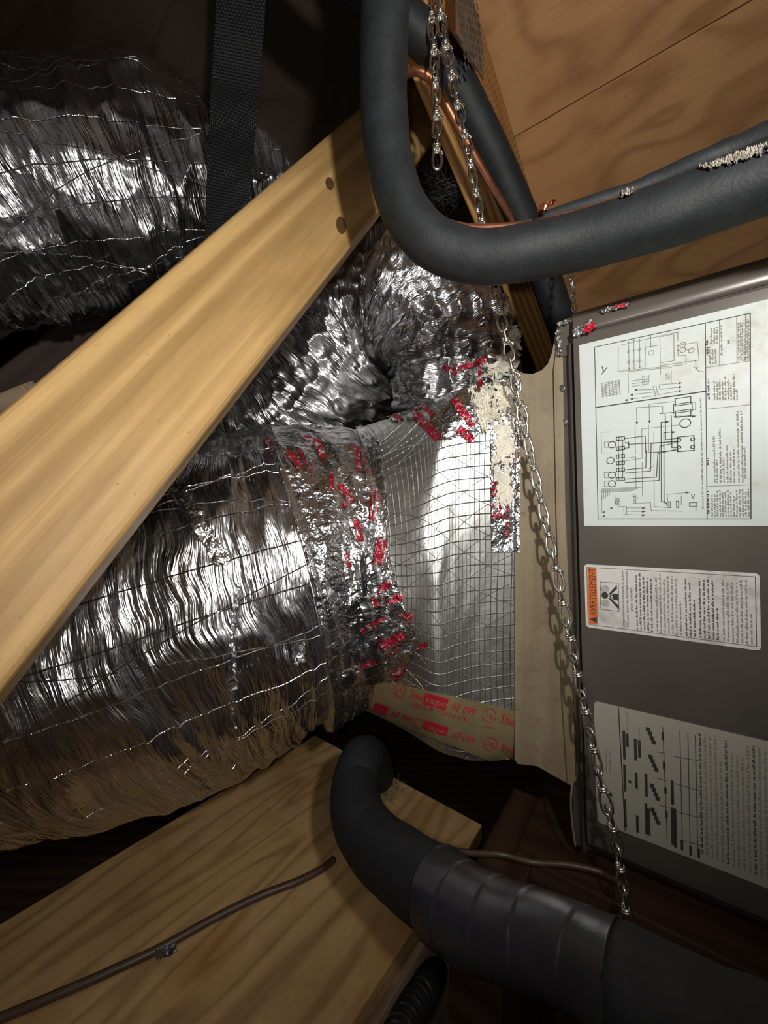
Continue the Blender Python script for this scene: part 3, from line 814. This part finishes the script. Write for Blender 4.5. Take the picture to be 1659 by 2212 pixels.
# collar between plenum and furnace: beige flange with a scooped top
zr = lambda py, Y: H-(py-1106)/F*Y
flange_px = [(1112,812),(1128,806),(1150,808),(1170,800),(1184,785),(1193,760),(1199,725),(1205,698),(1213,700),(1214,840),(1222,1106),(1238,1500),(1246,1685),(1234,1697),(1200,1678),(1160,1655),(1118,1650),(1112,1640)]
def colY(px): return .409-(px-1112)/130*.014
pf = [P(x, y, colY(x)) for x, y in flange_px]
col_uv = [((x-1112)*.0005, y*.0005) for x, y in flange_px]
slab('collar', pf, n_h*.34, M['collar'], PLEN, col_uv)
lip_px = [(1196,800),(1203,745),(1206,712),(1215,735),(1221,1106),(1238,1500),(1243,1680),(1226,1690),(1214,1500),(1202,1106)]
lip = slab('collar_lip', [P(x, y, colY(x)-.0035) for x, y in lip_px], n_h*.003, M['collar'], PLEN)
plenum_bvh = bvh_of(body)
collar_bvh = bvh_of(body, [o for o in PLEN.children if o.name.startswith('collar')][0])

def stuck_patch(name, q, bvh, off, mat, parent, nx=24, ny=24, amp=.0, seed=0, ragged=0.0, uvs=.0005, torn=0.0, smooth=False):
    r2 = np.random.RandomState(seed); V, uv = [], []
    for i in range(nx+1):
        for j in range(ny+1):
            s, t = i/nx, j/ny
            x = (q[0][0]*(1-s)+q[1][0]*s)*(1-t)+(q[3][0]*(1-s)+q[2][0]*s)*t
            y = (q[0][1]*(1-s)+q[1][1]*s)*(1-t)+(q[3][1]*(1-s)+q[2][1]*s)*t
            if ragged and (i in (0, nx) or j in (0, ny)): x += (r2.rand()-.5)*ragged; y += (r2.rand()-.5)*ragged
            V.append(stick(bvh, x, y, off+amp*r2.rand())); uv.append((x*uvs, y*uvs))
    def keep(i, j):
        if not torn: return True
        e = min(i, nx-1-i)/nx*2, min(j, ny-1-j)/ny*2
        return float(vn(i*.33, j*.33, seed+3)) < 1.06-torn*(1-min(1, min(e)*1.6))
    Fc = [(i*(ny+1)+j, (i+1)*(ny+1)+j, (i+1)*(ny+1)+j+1, i*(ny+1)+j+1) for i in range(nx) for j in range(ny) if keep(i, j)]
    ob = mesh_from(name, V, Fc, mat, parent, smooth or amp == 0, uv)
    if torn:
        bm = bmesh.new(); bm.from_mesh(ob.data)
        bmesh.ops.delete(bm, geom=[v for v in bm.verts if not v.link_faces], context='VERTS')
        seen, best = set(), []
        for f0 in bm.faces:
            if f0 in seen: continue
            comp, st = [], [f0]; seen.add(f0)
            while st:
                f = st.pop(); comp.append(f)
                for e2 in f.edges:
                    for f2 in e2.link_faces:
                        if f2 not in seen: seen.add(f2); st.append(f2)
            if len(comp) > len(best): best = comp
        bset = set(best)
        bmesh.ops.delete(bm, geom=[f for f in bm.faces if f not in bset], context='FACES')
        bm.to_mesh(ob.data); bm.free()
    return ob
class Print:
    """printing laid on a curved surface"""
    def __init__(s, bvh, off): s.V = []; s.F = []; s.b = bvh; s.off = off
    def text(s, t, org, end, h):
        v, f, w = text_mesh(t); dx, dy = end[0]-org[0], end[1]-org[1]; l = math.hypot(dx, dy); ux, uy = dx/l, dy/l
        k = len(s.V)
        for x, y in v:
            X = x*l/w; Yy = y*h/.7
            s.V.append(stick(s.b, org[0]+ux*X+uy*Yy, org[1]+uy*X-ux*Yy, s.off))
        s.F += [tuple(i+k for i in q) for q in f]
    def poly(s, pts):
        k = len(s.V); s.V += [stick(s.b, x, y, s.off) for x, y in pts]; s.F.append(tuple(range(k, k+len(pts))))
    def block(s, a, b, wd, n=6):
        """bar from a to b, wd wide"""
        dx, dy = b[0]-a[0], b[1]-a[1]; l = math.hypot(dx, dy) or 1; nx, ny = -dy/l*wd/2, dx/l*wd/2
        for i in range(n):
            t0, t1 = i/n, (i+1)/n
            p0 = (a[0]+dx*t0, a[1]+dy*t0); p1 = (a[0]+dx*t1, a[1]+dy*t1)
            s.poly([(p0[0]+nx, p0[1]+ny), (p0[0]-nx, p0[1]-ny), (p1[0]-nx, p1[1]-ny), (p1[0]+nx, p1[1]+ny)])
    def circle(s, c, r, wd=1.6):
        for k in range(18):
            t, u = k/18*2*math.pi, (k+1)/18*2*math.pi
            s.poly([(c[0]+(r+wd/2)*math.cos(t), c[1]+(r+wd/2)*math.sin(t)), (c[0]+(r+wd/2)*math.cos(u), c[1]+(r+wd/2)*math.sin(u)),
                    (c[0]+(r-wd/2)*math.cos(u), c[1]+(r-wd/2)*math.sin(u)), (c[0]+(r-wd/2)*math.cos(t), c[1]+(r-wd/2)*math.sin(t))])
    def build(s, name, mat, parent): return mesh_from(name, s.V, s.F, mat, parent)

# bottom tape strip with its printing
tp = stuck_patch('foil_tape', [(742,1448),(1122,1536),(1122,1668),(735,1510)], plenum_bvh, .0014, M['foil_flat_tape'], PLEN, 60, 16, 0)
tape_bvh = bvh_of(body, tp)
pr = Print(tape_bvh, .0008); wh = Print(tape_bvh, .0016)
def logo_row(p, q, x0, y0, sl, full=True, tail=True):
    """one repeat of the tape's printing, starting at the UL mark; sl slope"""
    f = lambda dx, dy: (x0+dx, y0+sl*dx+dy)
    p.circle(f(0,0), 12.5); p.text('UL', f(-7,4.5), f(7,4.5), 8)
    p.text('LISTED', f(-13,20), f(13,20), 4)
    if full:
        p.text('Shur', f(18,9), f(52,9), 17)
        a, b = f(52,3), f(101,3); p.block(a, b, 25, 10)
        q.text('tape', f(55,9), f(98,9), 14)
        p.text('AF 099', f(107,12), f(158,12), 17)
        p.text('181A-P / 181B-FX', f(22,28), f(143,28), 10)
logo_row(pr, wh, 865, 1490, .285); 
pr.circle((1057,1545), 14.5); pr.text('UL', (1049,1549), (1065,1553), 9); pr.text('LISTED', (1042,1570), (1070,1576), 5)
pr.text('Shur', (1079,1559), (1117,1570), 19); pr.block((1117,1561), (1126,1564), 24, 3)
pr.block((808,1524), (838,1536), 18, 4); pr.text('AF 099', (843,1545), (890,1561), 13)
pr.circle((906,1562), 10); pr.block((917,1564), (966,1580), 20, 6); wh2 = Print(tape_bvh, .0016); wh2.text('tape', (923,1571), (960,1583), 10); pr.text('AF 099', (973,1592), (1022,1607), 15)
pr.circle((1059,1606), 14); pr.text('UL', (1051,1609), (1067,1614), 9); pr.text('Shur', (1080,1621), (1112,1631), 16)
pr.build('red_print', M['ink_red'], tp); wh.build('pale_print', M['foil_flat_tape'], tp); wh2.build('pale_print', M['foil_flat_tape'], tp)

# taped joint at the collar: foil strip with vertical print, then mastic
st = stuck_patch('foil_tape', [(1056,800),(1122,800),(1122,1192),(1062,1190)], collar_bvh, .0016, M['foil_tape'], PLEN, 14, 70, .0008, 5, 4, smooth=True)
sb = bvh_of(body, st)
pr = Print(sb, .0009)
pr.text('AF 099', (1076,1120), (1076,1040), 17); pr.text('Shurtape', (1100,1160), (1100,1075), 13); pr.block((1062,1116),(1084,1112),9,2); pr.block((1080,1100),(1080,1040),6,3); pr.text('181A-P', (1112,1010), (1112,960), 8)
pr.build('red_print', M['ink_red_foil'], st)
cp = Print(collar_bvh, .0006)
cp.text('FOR SNAP', (1128,1000), (1128,925), 12); cp.text('181B', (1140,985), (1140,940), 9)
M['ink_faded'] = plain('ink_faded', (.20,.08,.05), .6)
clr = [o for o in PLEN.children if o.name == 'collar'][0]
cp.build('faded_print', M['ink_faded'], clr)
cp = Print(collar_bvh, .0006); cp.text('UL', (1136,1118), (1136,1102), 12); cp.build('faded_print', M['ink_faded'], clr)
pm = stuck_patch('mastic', [(1062,760),(1124,790),(1118,905),(1052,915)], collar_bvh, .003, M['mastic'], PLEN, 40, 70, .0036, 7, 8, torn=.8)
stuck_patch('mastic', [(1064,905),(1116,900),(1112,1000),(1060,1010)], collar_bvh, .0028, M['mastic'], PLEN, 28, 50, .0018, 8, 6, torn=.6)
stuck_patch('mastic', [(1062,1000),(1108,1000),(1106,1110),(1066,1100)], collar_bvh, .0026, M['mastic'], PLEN, 26, 50, .0012, 9, 6, torn=.75)
stuck_patch('mastic', [(995,830),(1070,820),(1072,930),(1040,950)], collar_bvh, .003, M['mastic'], PLEN, 40, 50, .003, 10, 6, torn=.95)

# ------------------------------------------------------------------ flexible ducts
def wrinkle(seed, per=40, amp=.006, big=.012, freq=55, R=.2):
    def f(l, th):
        v = th/(2*math.pi)
        wob = .02*vn(l*9, v*8, seed+1, 8)
        fine = ridge(vn((l+wob)*freq, v*per*.35, seed, int(per*.35) or 1))**2
        fine2 = ridge(vn((l+wob*1.7)*freq*2.3, v*per*.6, seed+2, int(per*.6)))**2
        low = vn(l*11, v*7, seed+3, 7)-.5
        rib = np.cos(l*2*math.pi/.06+6*vn(l*3, v*4, seed+6, 4))*.25
        return amp*fine+amp*.5*fine2+big*low+amp*.6*rib
    return f
main = thing('flexible_duct', 'large crinkled silver flexible duct passing under the pine web at left', 'duct', (-.35, .54, H-.40))
path = [(-.070,.622,H-.080,.204), (-.115,.604,H-.088,.207), (-.22,.566,H-.115,.222), (-.36,.545,H-.155,.226), (-.55,.53,H-.185,.220), (-.78,.53,H-.205,.216), (-1.05,.55,H-.22,.215)]
def wr_main(l, th):
    w_ = wrinkle(11, 40, .0055, .016, 60)(l, th)
    fade = np.clip(l/.05, .12, 1)
    return w_*fade
jk = tube('jacket', path, 520, 260, M['foil_main'], main, wr_main)
main_bvh = bvh_of(jk)
# foil tape band around the joint
def band_disp(l, th):
    v = th/(2*math.pi)
    return .0035+.006*ridge(vn(l*60, v*24, 31, 24))**2*np.clip(l/.03, 0, 1)+.0015*ridge(vn(l*110, v*60, 33, 60))
bpts = [(-.050,.630,H-.078,.206), (-.075,.620,H-.081,.207), (-.115,.604,H-.088,.211), (-.150,.590,H-.096,.217)]
band = tube('tape_band', bpts, 90, 320, M['foil_tape'], main, band_disp); band['label'] = 'crumpled foil tape with red printing'
allb = bvh_of(jk, band, body, tp)
# tape flaps reaching onto the plenum's facing
fl = []
for k, q in enumerate(([(770,905),(820,960),(838,1080),(790,1050)], [(800,1040),(838,1085),(842,1200),(800,1190)], [(780,1180),(842,1190),(868,1290),(790,1300)],
                       [(780,1290),(862,1270),(915,1400),(800,1400)], [(760,1390),(912,1390),(872,1462),(730,1478)])):
    fl.append(stuck_patch('tape_flap', q, allb, .003+.0006*k, M['foil_tape'], band, 18, 22, .0010, 20+k, 6, smooth=True))
upper = [stuck_patch('foil_tape', q, allb, .003, M['foil_tape'], PLEN, 22, 18, .0010, 40+k, 8, smooth=True) for k, q in enumerate((
    [(880,860),(1000,840),(1040,930),(955,955)], [(985,850),(1050,820),(1062,915),(1020,950)], [(830,888),(890,860),(905,905),(850,915)]))]
pb = bvh_of(jk, band, body, tp, *fl, *upper)
def red(parent, bars, texts=(), off=.0012):
    pr = Print(pb, off)
    for a, b, wd in bars: pr.block(a, b, wd, max(3, int(math.hypot(b[0]-a[0], b[1]-a[1])/8)))
    for t, o, e, h in texts: pr.text(t, o, e, h)
    pr.build('red_print', M['ink_red_foil'], parent)
red(band, [((575,950),(592,972),12), ((622,978),(652,1012),16), ((648,972),(660,1000),6), ((682,950),(700,990),14), ((655,945),(690,955),8), ((668,1000),(672,1020),5),
           ((735,1045),(760,1085),14), ((742,1085),(745,1098),7), ((715,1020),(718,1060),7), ((770,965),(776,1020),11), ((768,1122),(778,1170),14), ((806,1060),(800,1120),10),
           ((826,1160),(814,1220),22), ((745,1195),(755,1225),9), ((818,1285),(838,1258),16), ((815,1310),(806,1292),10), ((838,1300),(870,1286),16), ((820,1398),(872,1372),18), ((868,1322),(890,1334),14),
           ((900,1402),(922,1390),12), ((780,1440),(812,1430),10), ((848,1466),(872,1444),16), ((800,1350),(832,1335),8), ((780,1365),(800,1352),10)],
    [('Shurtape', (812,1130), (824,1060), 10), ('181A-P', (800,1030), (790,975), 7), ('181B-FX', (842,1225), (838,1180), 8), ('099', (826,1410), (850,1400), 9), ('AF', (880,1350), (895,1343), 9), ('181A', (838,1418),(866,1404),8)])
red(upper[0], [((893,892),(950,948),20), ((905,868),(935,898),12), ((880,850),(910,880),14)])
red(upper[1], [((978,862),(1022,920),16), ((990,925),(1020,952),18), ((1000,835),(1030,830),10), ((1012,800),(1040,780),14)])
red(upper[2], [((838,890),(868,905),10), ((850,880),(858,910),6)])

# torn tape strip on the jacket and a few rips
tear = stuck_patch('torn_tape', [(505,1210),(518,1225),(508,1620),(492,1620)], main_bvh, .004, M['foil_tape'], main, 8, 50, .004, 55, 10, torn=.8)
stuck_patch('torn_tape', [(362,1062),(400,1058),(505,1215),(470,1225)], main_bvh, .004, M['foil_tape'], main, 12, 30, .0016, 56, 8, smooth=True)
stuck_patch('torn_tape', [(640,1385),(660,1375),(650,1425),(632,1430)], main_bvh, .004, M['foil_tape'], main, 8, 12, .006, 57, 8)

# duct folding up from the plenum and over to the left
mid = thing('flexible_duct', 'tightly bent dark silver flexible duct rising behind the foil plenum', 'duct', P(820, 900, .7))
mp = pxpath([(985,890,.60,.080), (985,810,.60,.082), (968,745,.61,.086), (928,700,.63,.096), (875,672,.65,.110), (800,690,.68,.122), (740,752,.71,.128), (680,830,.76,.13), (600,890,.82,.13), (480,930,.90,.13), (330,960,1.0,.14)])
tube('jacket', mp, 360, 200, M['foil_mid'], mid, wrinkle(21, 60, .013, .013, 62))
tuf = stuck_patch('tape', [(1000,770),(1062,745),(1075,800),(1010,830)], bvh_of(mid.children[0]), .004, M['foil_tape'], mid, 20, 16, .004, 61, 8)
ub = bvh_of(mid.children[0], tuf)
pr = Print(ub, .003); pr.block((985,800),(1055,775),14,8); pr.block((960,790),(985,812),8,3); pr.build('red_print', M['ink_red_foil'], tuf)
stuck_patch('mastic', [(1040,790),(1122,735),(1128,800),(1050,830)], bvh_of(mid.children[0], tuf, *[o for o in PLEN.children]), .004, M['mastic'], mid, 44, 40, .0036, 62, 6, torn=.8)
stuck_patch('mastic', [(1085,700),(1118,700),(1124,770),(1098,770)], bvh_of(mid.children[0], *[o for o in PLEN.children]), .004, M['mastic'], mid, 26, 40, .004, 63, 6, torn=.9)

top = thing('flexible_duct', 'upper crinkled silver flexible duct hanging in the black strap', 'duct', P(300, 560, .75))
tpth = pxpath([(-260,560,.62,.15), (-80,485,.66,.160), (80,440,.70,.168), (240,415,.74,.172), (400,415,.80,.172), (540,440,.88,.172), (680,480,.98,.172), (820,540,1.1,.17)])
tube('jacket', tpth, 420, 220, M['foil_top'], top, wrinkle(41, 40, .010, .030, 34))

# ------------------------------------------------------------------ strap
stp = thing('hanger_strap', 'black woven nylon strap holding up the upper silver duct', 'strap', P(500, 300, .50))
def ribbon(name, L_, R_, mat, parent, thick=.0016, n=40):
    l, _ = spline([(*P(*q), 0) for q in L_], n); r, s = spline([(*P(*q), 0) for q in R_], n)
    V, uv, Fc = [], [], []
    m = 8
    for i in range(n):
        for j in range(m+1):
            t = j/m; p = Vector(l[i][:3]).lerp(Vector(r[i][:3]), t); V.append(p); uv.append((t*.06, s[i]))
    k = len(V); V += [v+Vector((0, thick, 0)) for v in V]; uv += uv
    for i in range(n-1):
        for j in range(m):
            a, b, c, d = i*(m+1)+j, i*(m+1)+j+1, (i+1)*(m+1)+j+1, (i+1)*(m+1)+j
            Fc += [(a, d, c, b), (k+a, k+b, k+c, k+d)]
        a, d = i*(m+1), (i+1)*(m+1); Fc.append((a, k+a, k+d, d))
        a, d = i*(m+1)+m, (i+1)*(m+1)+m; Fc.append((a, d, k+d, k+a))
    return mesh_from(name, V, Fc, mat, parent, False, uv)
ribbon('webbing', [(480,-700,.40),(472,-260,.43),(468,-60,.46),(464,60,.48),(456,170,.505),(453,240,.512)], [(612,-700,.40),(588,-260,.43),(576,-60,.46),(570,60,.48),(558,190,.505),(552,262,.512)], M['web'], stp)
ribbon('webbing', [(456,168,.494),(452,260,.510),(447,380,.54),(440,560,.565)], [(556,222,.484),(551,290,.498),(541,400,.53),(530,560,.565)], M['web'], stp)

# ------------------------------------------------------------------ pipes
def foam_disp(seed, amp=.0007):
    return lambda l, th: amp*(vn(l*40, th/(2*math.pi)*10, seed, 10)-.5)+amp*.5*(vn(l*160, th/(2*math.pi)*30, seed+1, 30)-.5)
p1 = thing('insulated_pipe', 'black foam insulated pipe bending in a big J in front of the roof', 'pipe', P(1000, 610, .34))
pp = pxpath([(905,-700,.25,.0205), (880,-420,.275,.0205), (852,-190,.30,.0205), (838,-60,.315,.0205), (830,80,.325,.0205), (829,220,.335,.0205), (840,340,.34,.0205), (868,440,.34,.0205), (925,518,.338,.0205), (1005,552,.334,.0208), (1090,553,.325,.0210), (1250,522,.305,.0210), (1430,468,.275,.0210), (1600,405,.25,.0212), (1760,340,.228,.0215), (1950,262,.205,.0215)])
pp += [(*(Vector(pp[-1][:3])+a_dir*k), .0215) for k in (.15, .5)]
tube('foam_sleeve', pp, 260, 48, M['foam'], p1, foam_disp(3))
# glued slit along the sleeve's joint
# copper line that lies on the bend and split sleeve over it
p2 = thing('copper_line', 'thin copper line lying along the top of the black J shaped pipe', 'pipe', P(1100, 480, .33))
tube('tube', pxpath([(880,360,.345), (905,425,.343), (945,470,.340), (1000,490,.334), (1080,491,.325), (1180,478,.312), (1300,443,.296), (1420,400,.280), (1520,352,.266), (1640,312,.25)], .0032), 160, 14, M['copper'], p2)
p3 = thing('pipe_insulation', 'split strip of black foam with frayed pale edge above the J shaped pipe', 'insulation', P(1500, 370, .28))
tube('foam_strip', pxpath([(1165,470,.318,.004), (1260,446,.303,.0055), (1400,400,.284,.0065), (1500,358,.268,.0078), (1600,322,.255,.0090), (1750,262,.233,.0105), (1960,172,.205,.0105)], None)+[(*(P(1960,172,.205)+a_dir*k), .0105) for k in (.15, .5)], 120, 20, M['foam'], p3, lambda l, th: .0012*(vn(l*120, th/(2*math.pi)*8, 77, 8)-.5))
fray_b = bvh_of(p3.children[0], p1.children[0])
stuck_patch('frayed_edge', [(1505,366),(1665,308),(1665,334),(1520,376)], fray_b, .001, M['fray'], p3, 90, 12, .002, 71, 4, torn=.55)
scr = stuck_patch('frayed_edge', [(1340,424),(1366,410),(1372,420),(1344,432)], fray_b, .001, M['fray'], p3, 16, 8, .003, 72, 6)
fs = stuck_patch('foil_scrap', [(1160,452),(1200,430),(1204,446),(1166,466)], fray_b, .002, M['copper'], None, 14, 6, .005, 73, 8)
tag(fs, 'small crinkled coppery foil scrap on top of the black J shaped pipe', 'scrap')

p4 = thing('insulated_pipe', 'black foam insulated pipe running down beside the rafter', 'pipe', P(1215, 760, .62))
tube('foam_sleeve', pxpath([(500,-420,.34,.021), (640,-200,.37,.021), (760,-60,.40,.021), (850,20,.43,.021), (930,95,.45,.021), (990,185,.475,.021), (1040,280,.50,.021), (1090,385,.53,.0213), (1140,500,.565,.0216), (1185,620,.60,.022), (1218,720,.64,.022), (1240,800,.70,.022)]), 200, 40, M['foam'], p4, foam_disp(9))
p5 = thing('copper_line', 'bare copper line arching over and down beside the rafter pipe', 'pipe', P(1100, 480, .60))
tube('tube', pxpath([(845,215,.44), (868,168,.445), (898,153,.45), (930,168,.455), (962,222,.465), (1005,300,.485), (1050,380,.51), (1095,455,.54), (1150,545,.58), (1183,625,.612), (1208,700,.65), (1222,760,.69)], .0048), 200, 16, M['copper'], p5)

low = thing('insulated_pipe', 'thick black foam pipe bending up past the plywood platform edge', 'pipe', P(900, 1950, .3))
lp = pxpath([(815,1672,.56,.0245), (800,1640,.52,.0255), (782,1645,.47,.0265), (768,1700,.44,.0275), (775,1765,.40,.028), (810,1822,.365,.028), (865,1868,.332,.028), (945,1925,.295,.0275), (1020,1975,.268,.0255), (1110,2015,.246,.0235), (1200,2045,.228,.0225), (1300,2098,.210,.0235), (1345,2128,.203,.0260), (1440,2185,.190,.0265), (1600,2275,.172,.0265), (1780,2370,.158,.0265)])
lp += [(*(Vector(lp[-1][:3])+a_dir*k+Vector((0,0,-.1*k))), .0265) for k in (.12, .45)]
tube('foam_sleeve', lp, 240, 48, M['foam_low'], low, foam_disp(15))
def wrap_disp(l, th):
    v = th/(2*math.pi); k = (l/.028+v) % 1.0
    return .0012+.0007*k+.0022*(vn(l*30, v*6, 90, 6)-.5)
tube('vinyl_wrap', pxpath([(950,1930,.2935,.0277), (1020,1975,.268,.0257), (1110,2015,.246,.0237), (1200,2045,.228,.0227), (1300,2098,.210,.0238), (1332,2118,.205,.0262)]), 160, 60, M['vinyl'], low, wrap_disp)

# ------------------------------------------------------------------ chains
WR = .0013
def link_parts(L1=.0225, L2=.0185, w1=.0052, w2=.0046):
    parts = []
    def loop(L, w, plane, sgn):
        pts = []
        n = 36
        for k in range(n):
            t = k/n*2*math.pi
            z = L/2-L/2*math.cos(t); x = w*math.copysign(abs(math.sin(t))**.75, math.sin(t))*(.55+.45*(z/L)**.6)
            p = (x, 0, sgn*z) if plane == 0 else (0, x, sgn*z)
            pts.append((*p, WR))
        v, f, _ = tube_data(pts, n, 8, closed=True); parts.append((v, f))
    loop(L1, w1, 0, -1); loop(L2, w2, 1, 1)
    pts = []
    for k in range(40):
        t = k/39*2*math.pi*2.6; pts.append((.0030*math.cos(t), .0030*math.sin(t), -.0028+.0056*k/39, WR))
    v, f, _ = tube_data(pts, 60, 8); parts.append((v, f))
    v, f, _ = tube_data([(.003,0,-.0026,WR),(.0052,.001,-.0040,WR),(.0058,.0012,-.0062,WR*.8)], 8, 8); parts.append((v, f))
    return join_lists(parts)
LV, LF = link_parts()
link_me = bpy.data.meshes.new('chain_link'); link_me.from_pydata([tuple(v) for v in LV], [], LF); link_me.materials.append(M['zinc'])
link_me.polygons.foreach_set('use_smooth', [True]*len(link_me.polygons))
def chain(label, pts, n=None, pitch=.0335, turn=0.0, seed=0, scale=1.0):
    path, s = spline([(*P(*q), 0) for q in pts], 400)
    pitch *= scale
    c = thing('chain', label, 'chain', Vector(path[-1][:3]))
    rr = random.Random(seed); d = pitch*.5
    while d < s[-1]:
        p = Vector([np.interp(d, s, path[:, k]) for k in range(3)])
        q = Vector([np.interp(min(d+.006, s[-1]), s, path[:, k]) for k in range(3)]); q0 = Vector([np.interp(max(d-.006, 0), s, path[:, k]) for k in range(3)])
        z = -(q-q0).normalized()
        view = (p-CAM).normalized(); x = view.cross(z).normalized(); y = z.cross(x)
        a = turn+rr.uniform(-.5, .5)
        x2 = x*math.cos(a)+y*math.sin(a); y2 = z.cross(x2)
        o = bpy.data.objects.new('link', link_me); COL.objects.link(o); o.parent = c
        Mx = Matrix((x2, y2, z)).transposed().to_4x4()
        o.matrix_local = Matrix.Translation(p-c.location) @ Mx @ Matrix.Scale(scale, 4)
        d += pitch
    return c
chain('long double loop chain hanging from the rafter down past the furnace corner', [(943,-70,.415),(950,20,.415),(966,110,.415),(985,210,.414),(1010,320,.412),(1035,450,.408),(1062,580,.402),(1078,665,.398),(1098,755,.393),(1118,850,.390),(1143,970,.386),(1172,1100,.380),(1203,1240,.374),(1238,1410,.366),(1270,1560,.358),(1302,1705,.350),(1330,1820,.345),(1346,1920,.341),(1356,2015,.337)], turn=.3, seed=4)
chain('short loose chain end hanging above the J pipe beside the long chain', [(925,-70,.425),(932,30,.425),(938,120,.425),(942,220,.425),(944,330,.425)], turn=.2, seed=9, scale=1.08)
chain('small chain from the roof to the furnace top behind the J pipe', [(1215,470,.50),(1228,560,.495),(1236,620,.492),(1241,690,.49)], turn=.1, seed=5, scale=.62)

# ------------------------------------------------------------------ platform, joists, small things
ZB = H-.45
def on_z(px, py, z):
    d = ray(px, py); return CAM+d*((z-CAM.z)/d.z)
cA = on_z(890, 2012, ZB); cB = on_z(1042, 1781, ZB); cC = on_z(640, 1612, ZB)
ex = (cB-cA); Lb = ex.length
nbd = ex.normalized(); abd = Vector((nbd.y, -nbd.x, 0))
wid = abs((cC-cB).dot(abd)); 
o0 = cB+nbd*.0-abd*(wid+.35)
# plywood platform: long edge along nbd, from beyond the frame's left to the corner
brd = box('platform_board', cB-nbd*1.1-abd*wid-Vector((0,0,.024)), nbd*1.1, abd*wid, Vector((0,0,.024)), M['board'], None, .002)
tag(brd, 'stained plywood platform sheet under the large duct with a brown cable on it', 'board')
# trim: cut the far end so that it follows the furnace direction is left square
jo = box('joist', cA+abd*.004-nbd*.9-Vector((0,0,.46)), nbd*1.0, -abd*.038, Vector((0,0,.433)), M['palewood'], None, .002)
tag(jo, 'pale timber joist carrying the edge of the plywood platform', 'joist')
# joist under the furnace
fj = box('joist', FP(-.055, zb-.012, .028)-Vector((0,0,.09)), a_h*1.0, n_h*.30, Vector((0,0,.09)), M['oldwood'], None, .002)
tag(fj, 'dark brown timber carrying the furnace bottom edge', 'joist')
pj = box('joist', P(1110, 1700, .52)-Vector((0,0,.40)), n_h*-.20, a_h*.05, Vector((0,0,.40)), M['oldwood'], None, .002)
tag(pj, 'dark brown post under the plenum near the furnace corner', 'post')

cab = thing('cable', 'thin brown cable lying across the plywood platform and behind the thick pipe', 'cable', on_z(400, 2030, ZB))
cr = .0042
cpts = []
for x, y in ((-80,2238),(0,2200),(120,2150),(240,2098),(350,2046),(460,1985),(560,1936),(640,1905),(690,1880),(722,1856)):
    q = on_z(x, y, ZB+cr); cpts.append((*q, cr))
tube('sheath', cpts, 120, 12, M['cable'], cab)
cb2 = thing('cable', 'brown cable crossing from the thick pipe to the furnace foot', 'cable', P(1100, 1850, .42))
tube('sheath', pxpath([(900,1805,.42), (958,1830,.42), (1010,1842,.41), (1080,1845,.40), (1150,1862,.395), (1230,1868,.385), (1300,1885,.375), (1350,1915,.37)], .0030), 80, 10, M['cable'], cb2)
zsurf = lambda x, y, o: on_z(x, y, ZB+o)
fs2 = scrap('foil_scrap', [(334,2052),(378,2034),(384,2056),(338,2078)], .005, M['foil_tape'], None, 81, 6, 4, .012, zsurf)
tag(fs2, 'shiny crumpled foil scrap by the cable on the plywood platform', 'scrap')

CR = .011
cond = thing('corrugated_conduit', 'black ribbed plastic conduit beside the platform joist at the bottom', 'conduit', P(880, 2212, .34))
tube('ribbed_tube', pxpath([(965,2075,.62,CR), (945,2095,.47,CR), (925,2125,.36,CR), (905,2160,.33,CR), (880,2205,.30,CR), (850,2270,.27,CR), (800,2360,.24,CR)]), 260, 28, M['rubber'], cond, lambda l, th: .0022*np.cos(l*2*math.pi/.0075))

# loose fibre tufts
def tuft(label, c, r, n, mat, seed, flat=.5):
    rr = random.Random(seed); parts = []
    for i in range(n):
        d = Vector((rr.uniform(-1,1), rr.uniform(-1,1), rr.uniform(-.2,1)*flat)).normalized()
        s = c+Vector((rr.uniform(-.5,.5)*r, rr.uniform(-.5,.5)*r, rr.uniform(0,.2)*r))
        b = Vector((rr.uniform(-1,1), rr.uniform(-1,1), rr.uniform(-.5,1)))*r*.3
        v, f, _ = tube_data([(*s, .0005), (*(s+d*r*.5+b*.4), .0004), (*(s+d*r+b), .0002)], 6, 4); parts.append((v, f))
    V, Fc = join_lists(parts)
    o = mesh_from('insulation_tuft', V, Fc, mat); tag(o, label, 'debris'); o['kind'] = 'stuff'; return o
tuft('straw coloured insulation fibres on the board right of the thick pipe bend', on_z(845, 1715, ZB+.001), .022, 90, M['tuft'], 5, .35)
tuft('small straw coloured fibre clump beside the brown cable under the plenum', on_z(1075, 1830, ZB+.001), .014, 50, M['tuft'], 6, .35)
M['darktuft'] = plain('dark_fibre', (.03,.026,.024), .7)
tuft('dark frayed fibres under the inside of the black J pipe bend', P(965, 430, .60), .045, 110, M['darktuft'], 8, .6)
yarn = tube('loose_strip', pxpath([(1236,1690,.395),(1233,1730,.39),(1236,1780,.388),(1243,1828,.386)], .0010), 30, 8, M['collar'])
tag(yarn, 'thin loose strip dangling from the collar bottom beside the furnace', 'strip')
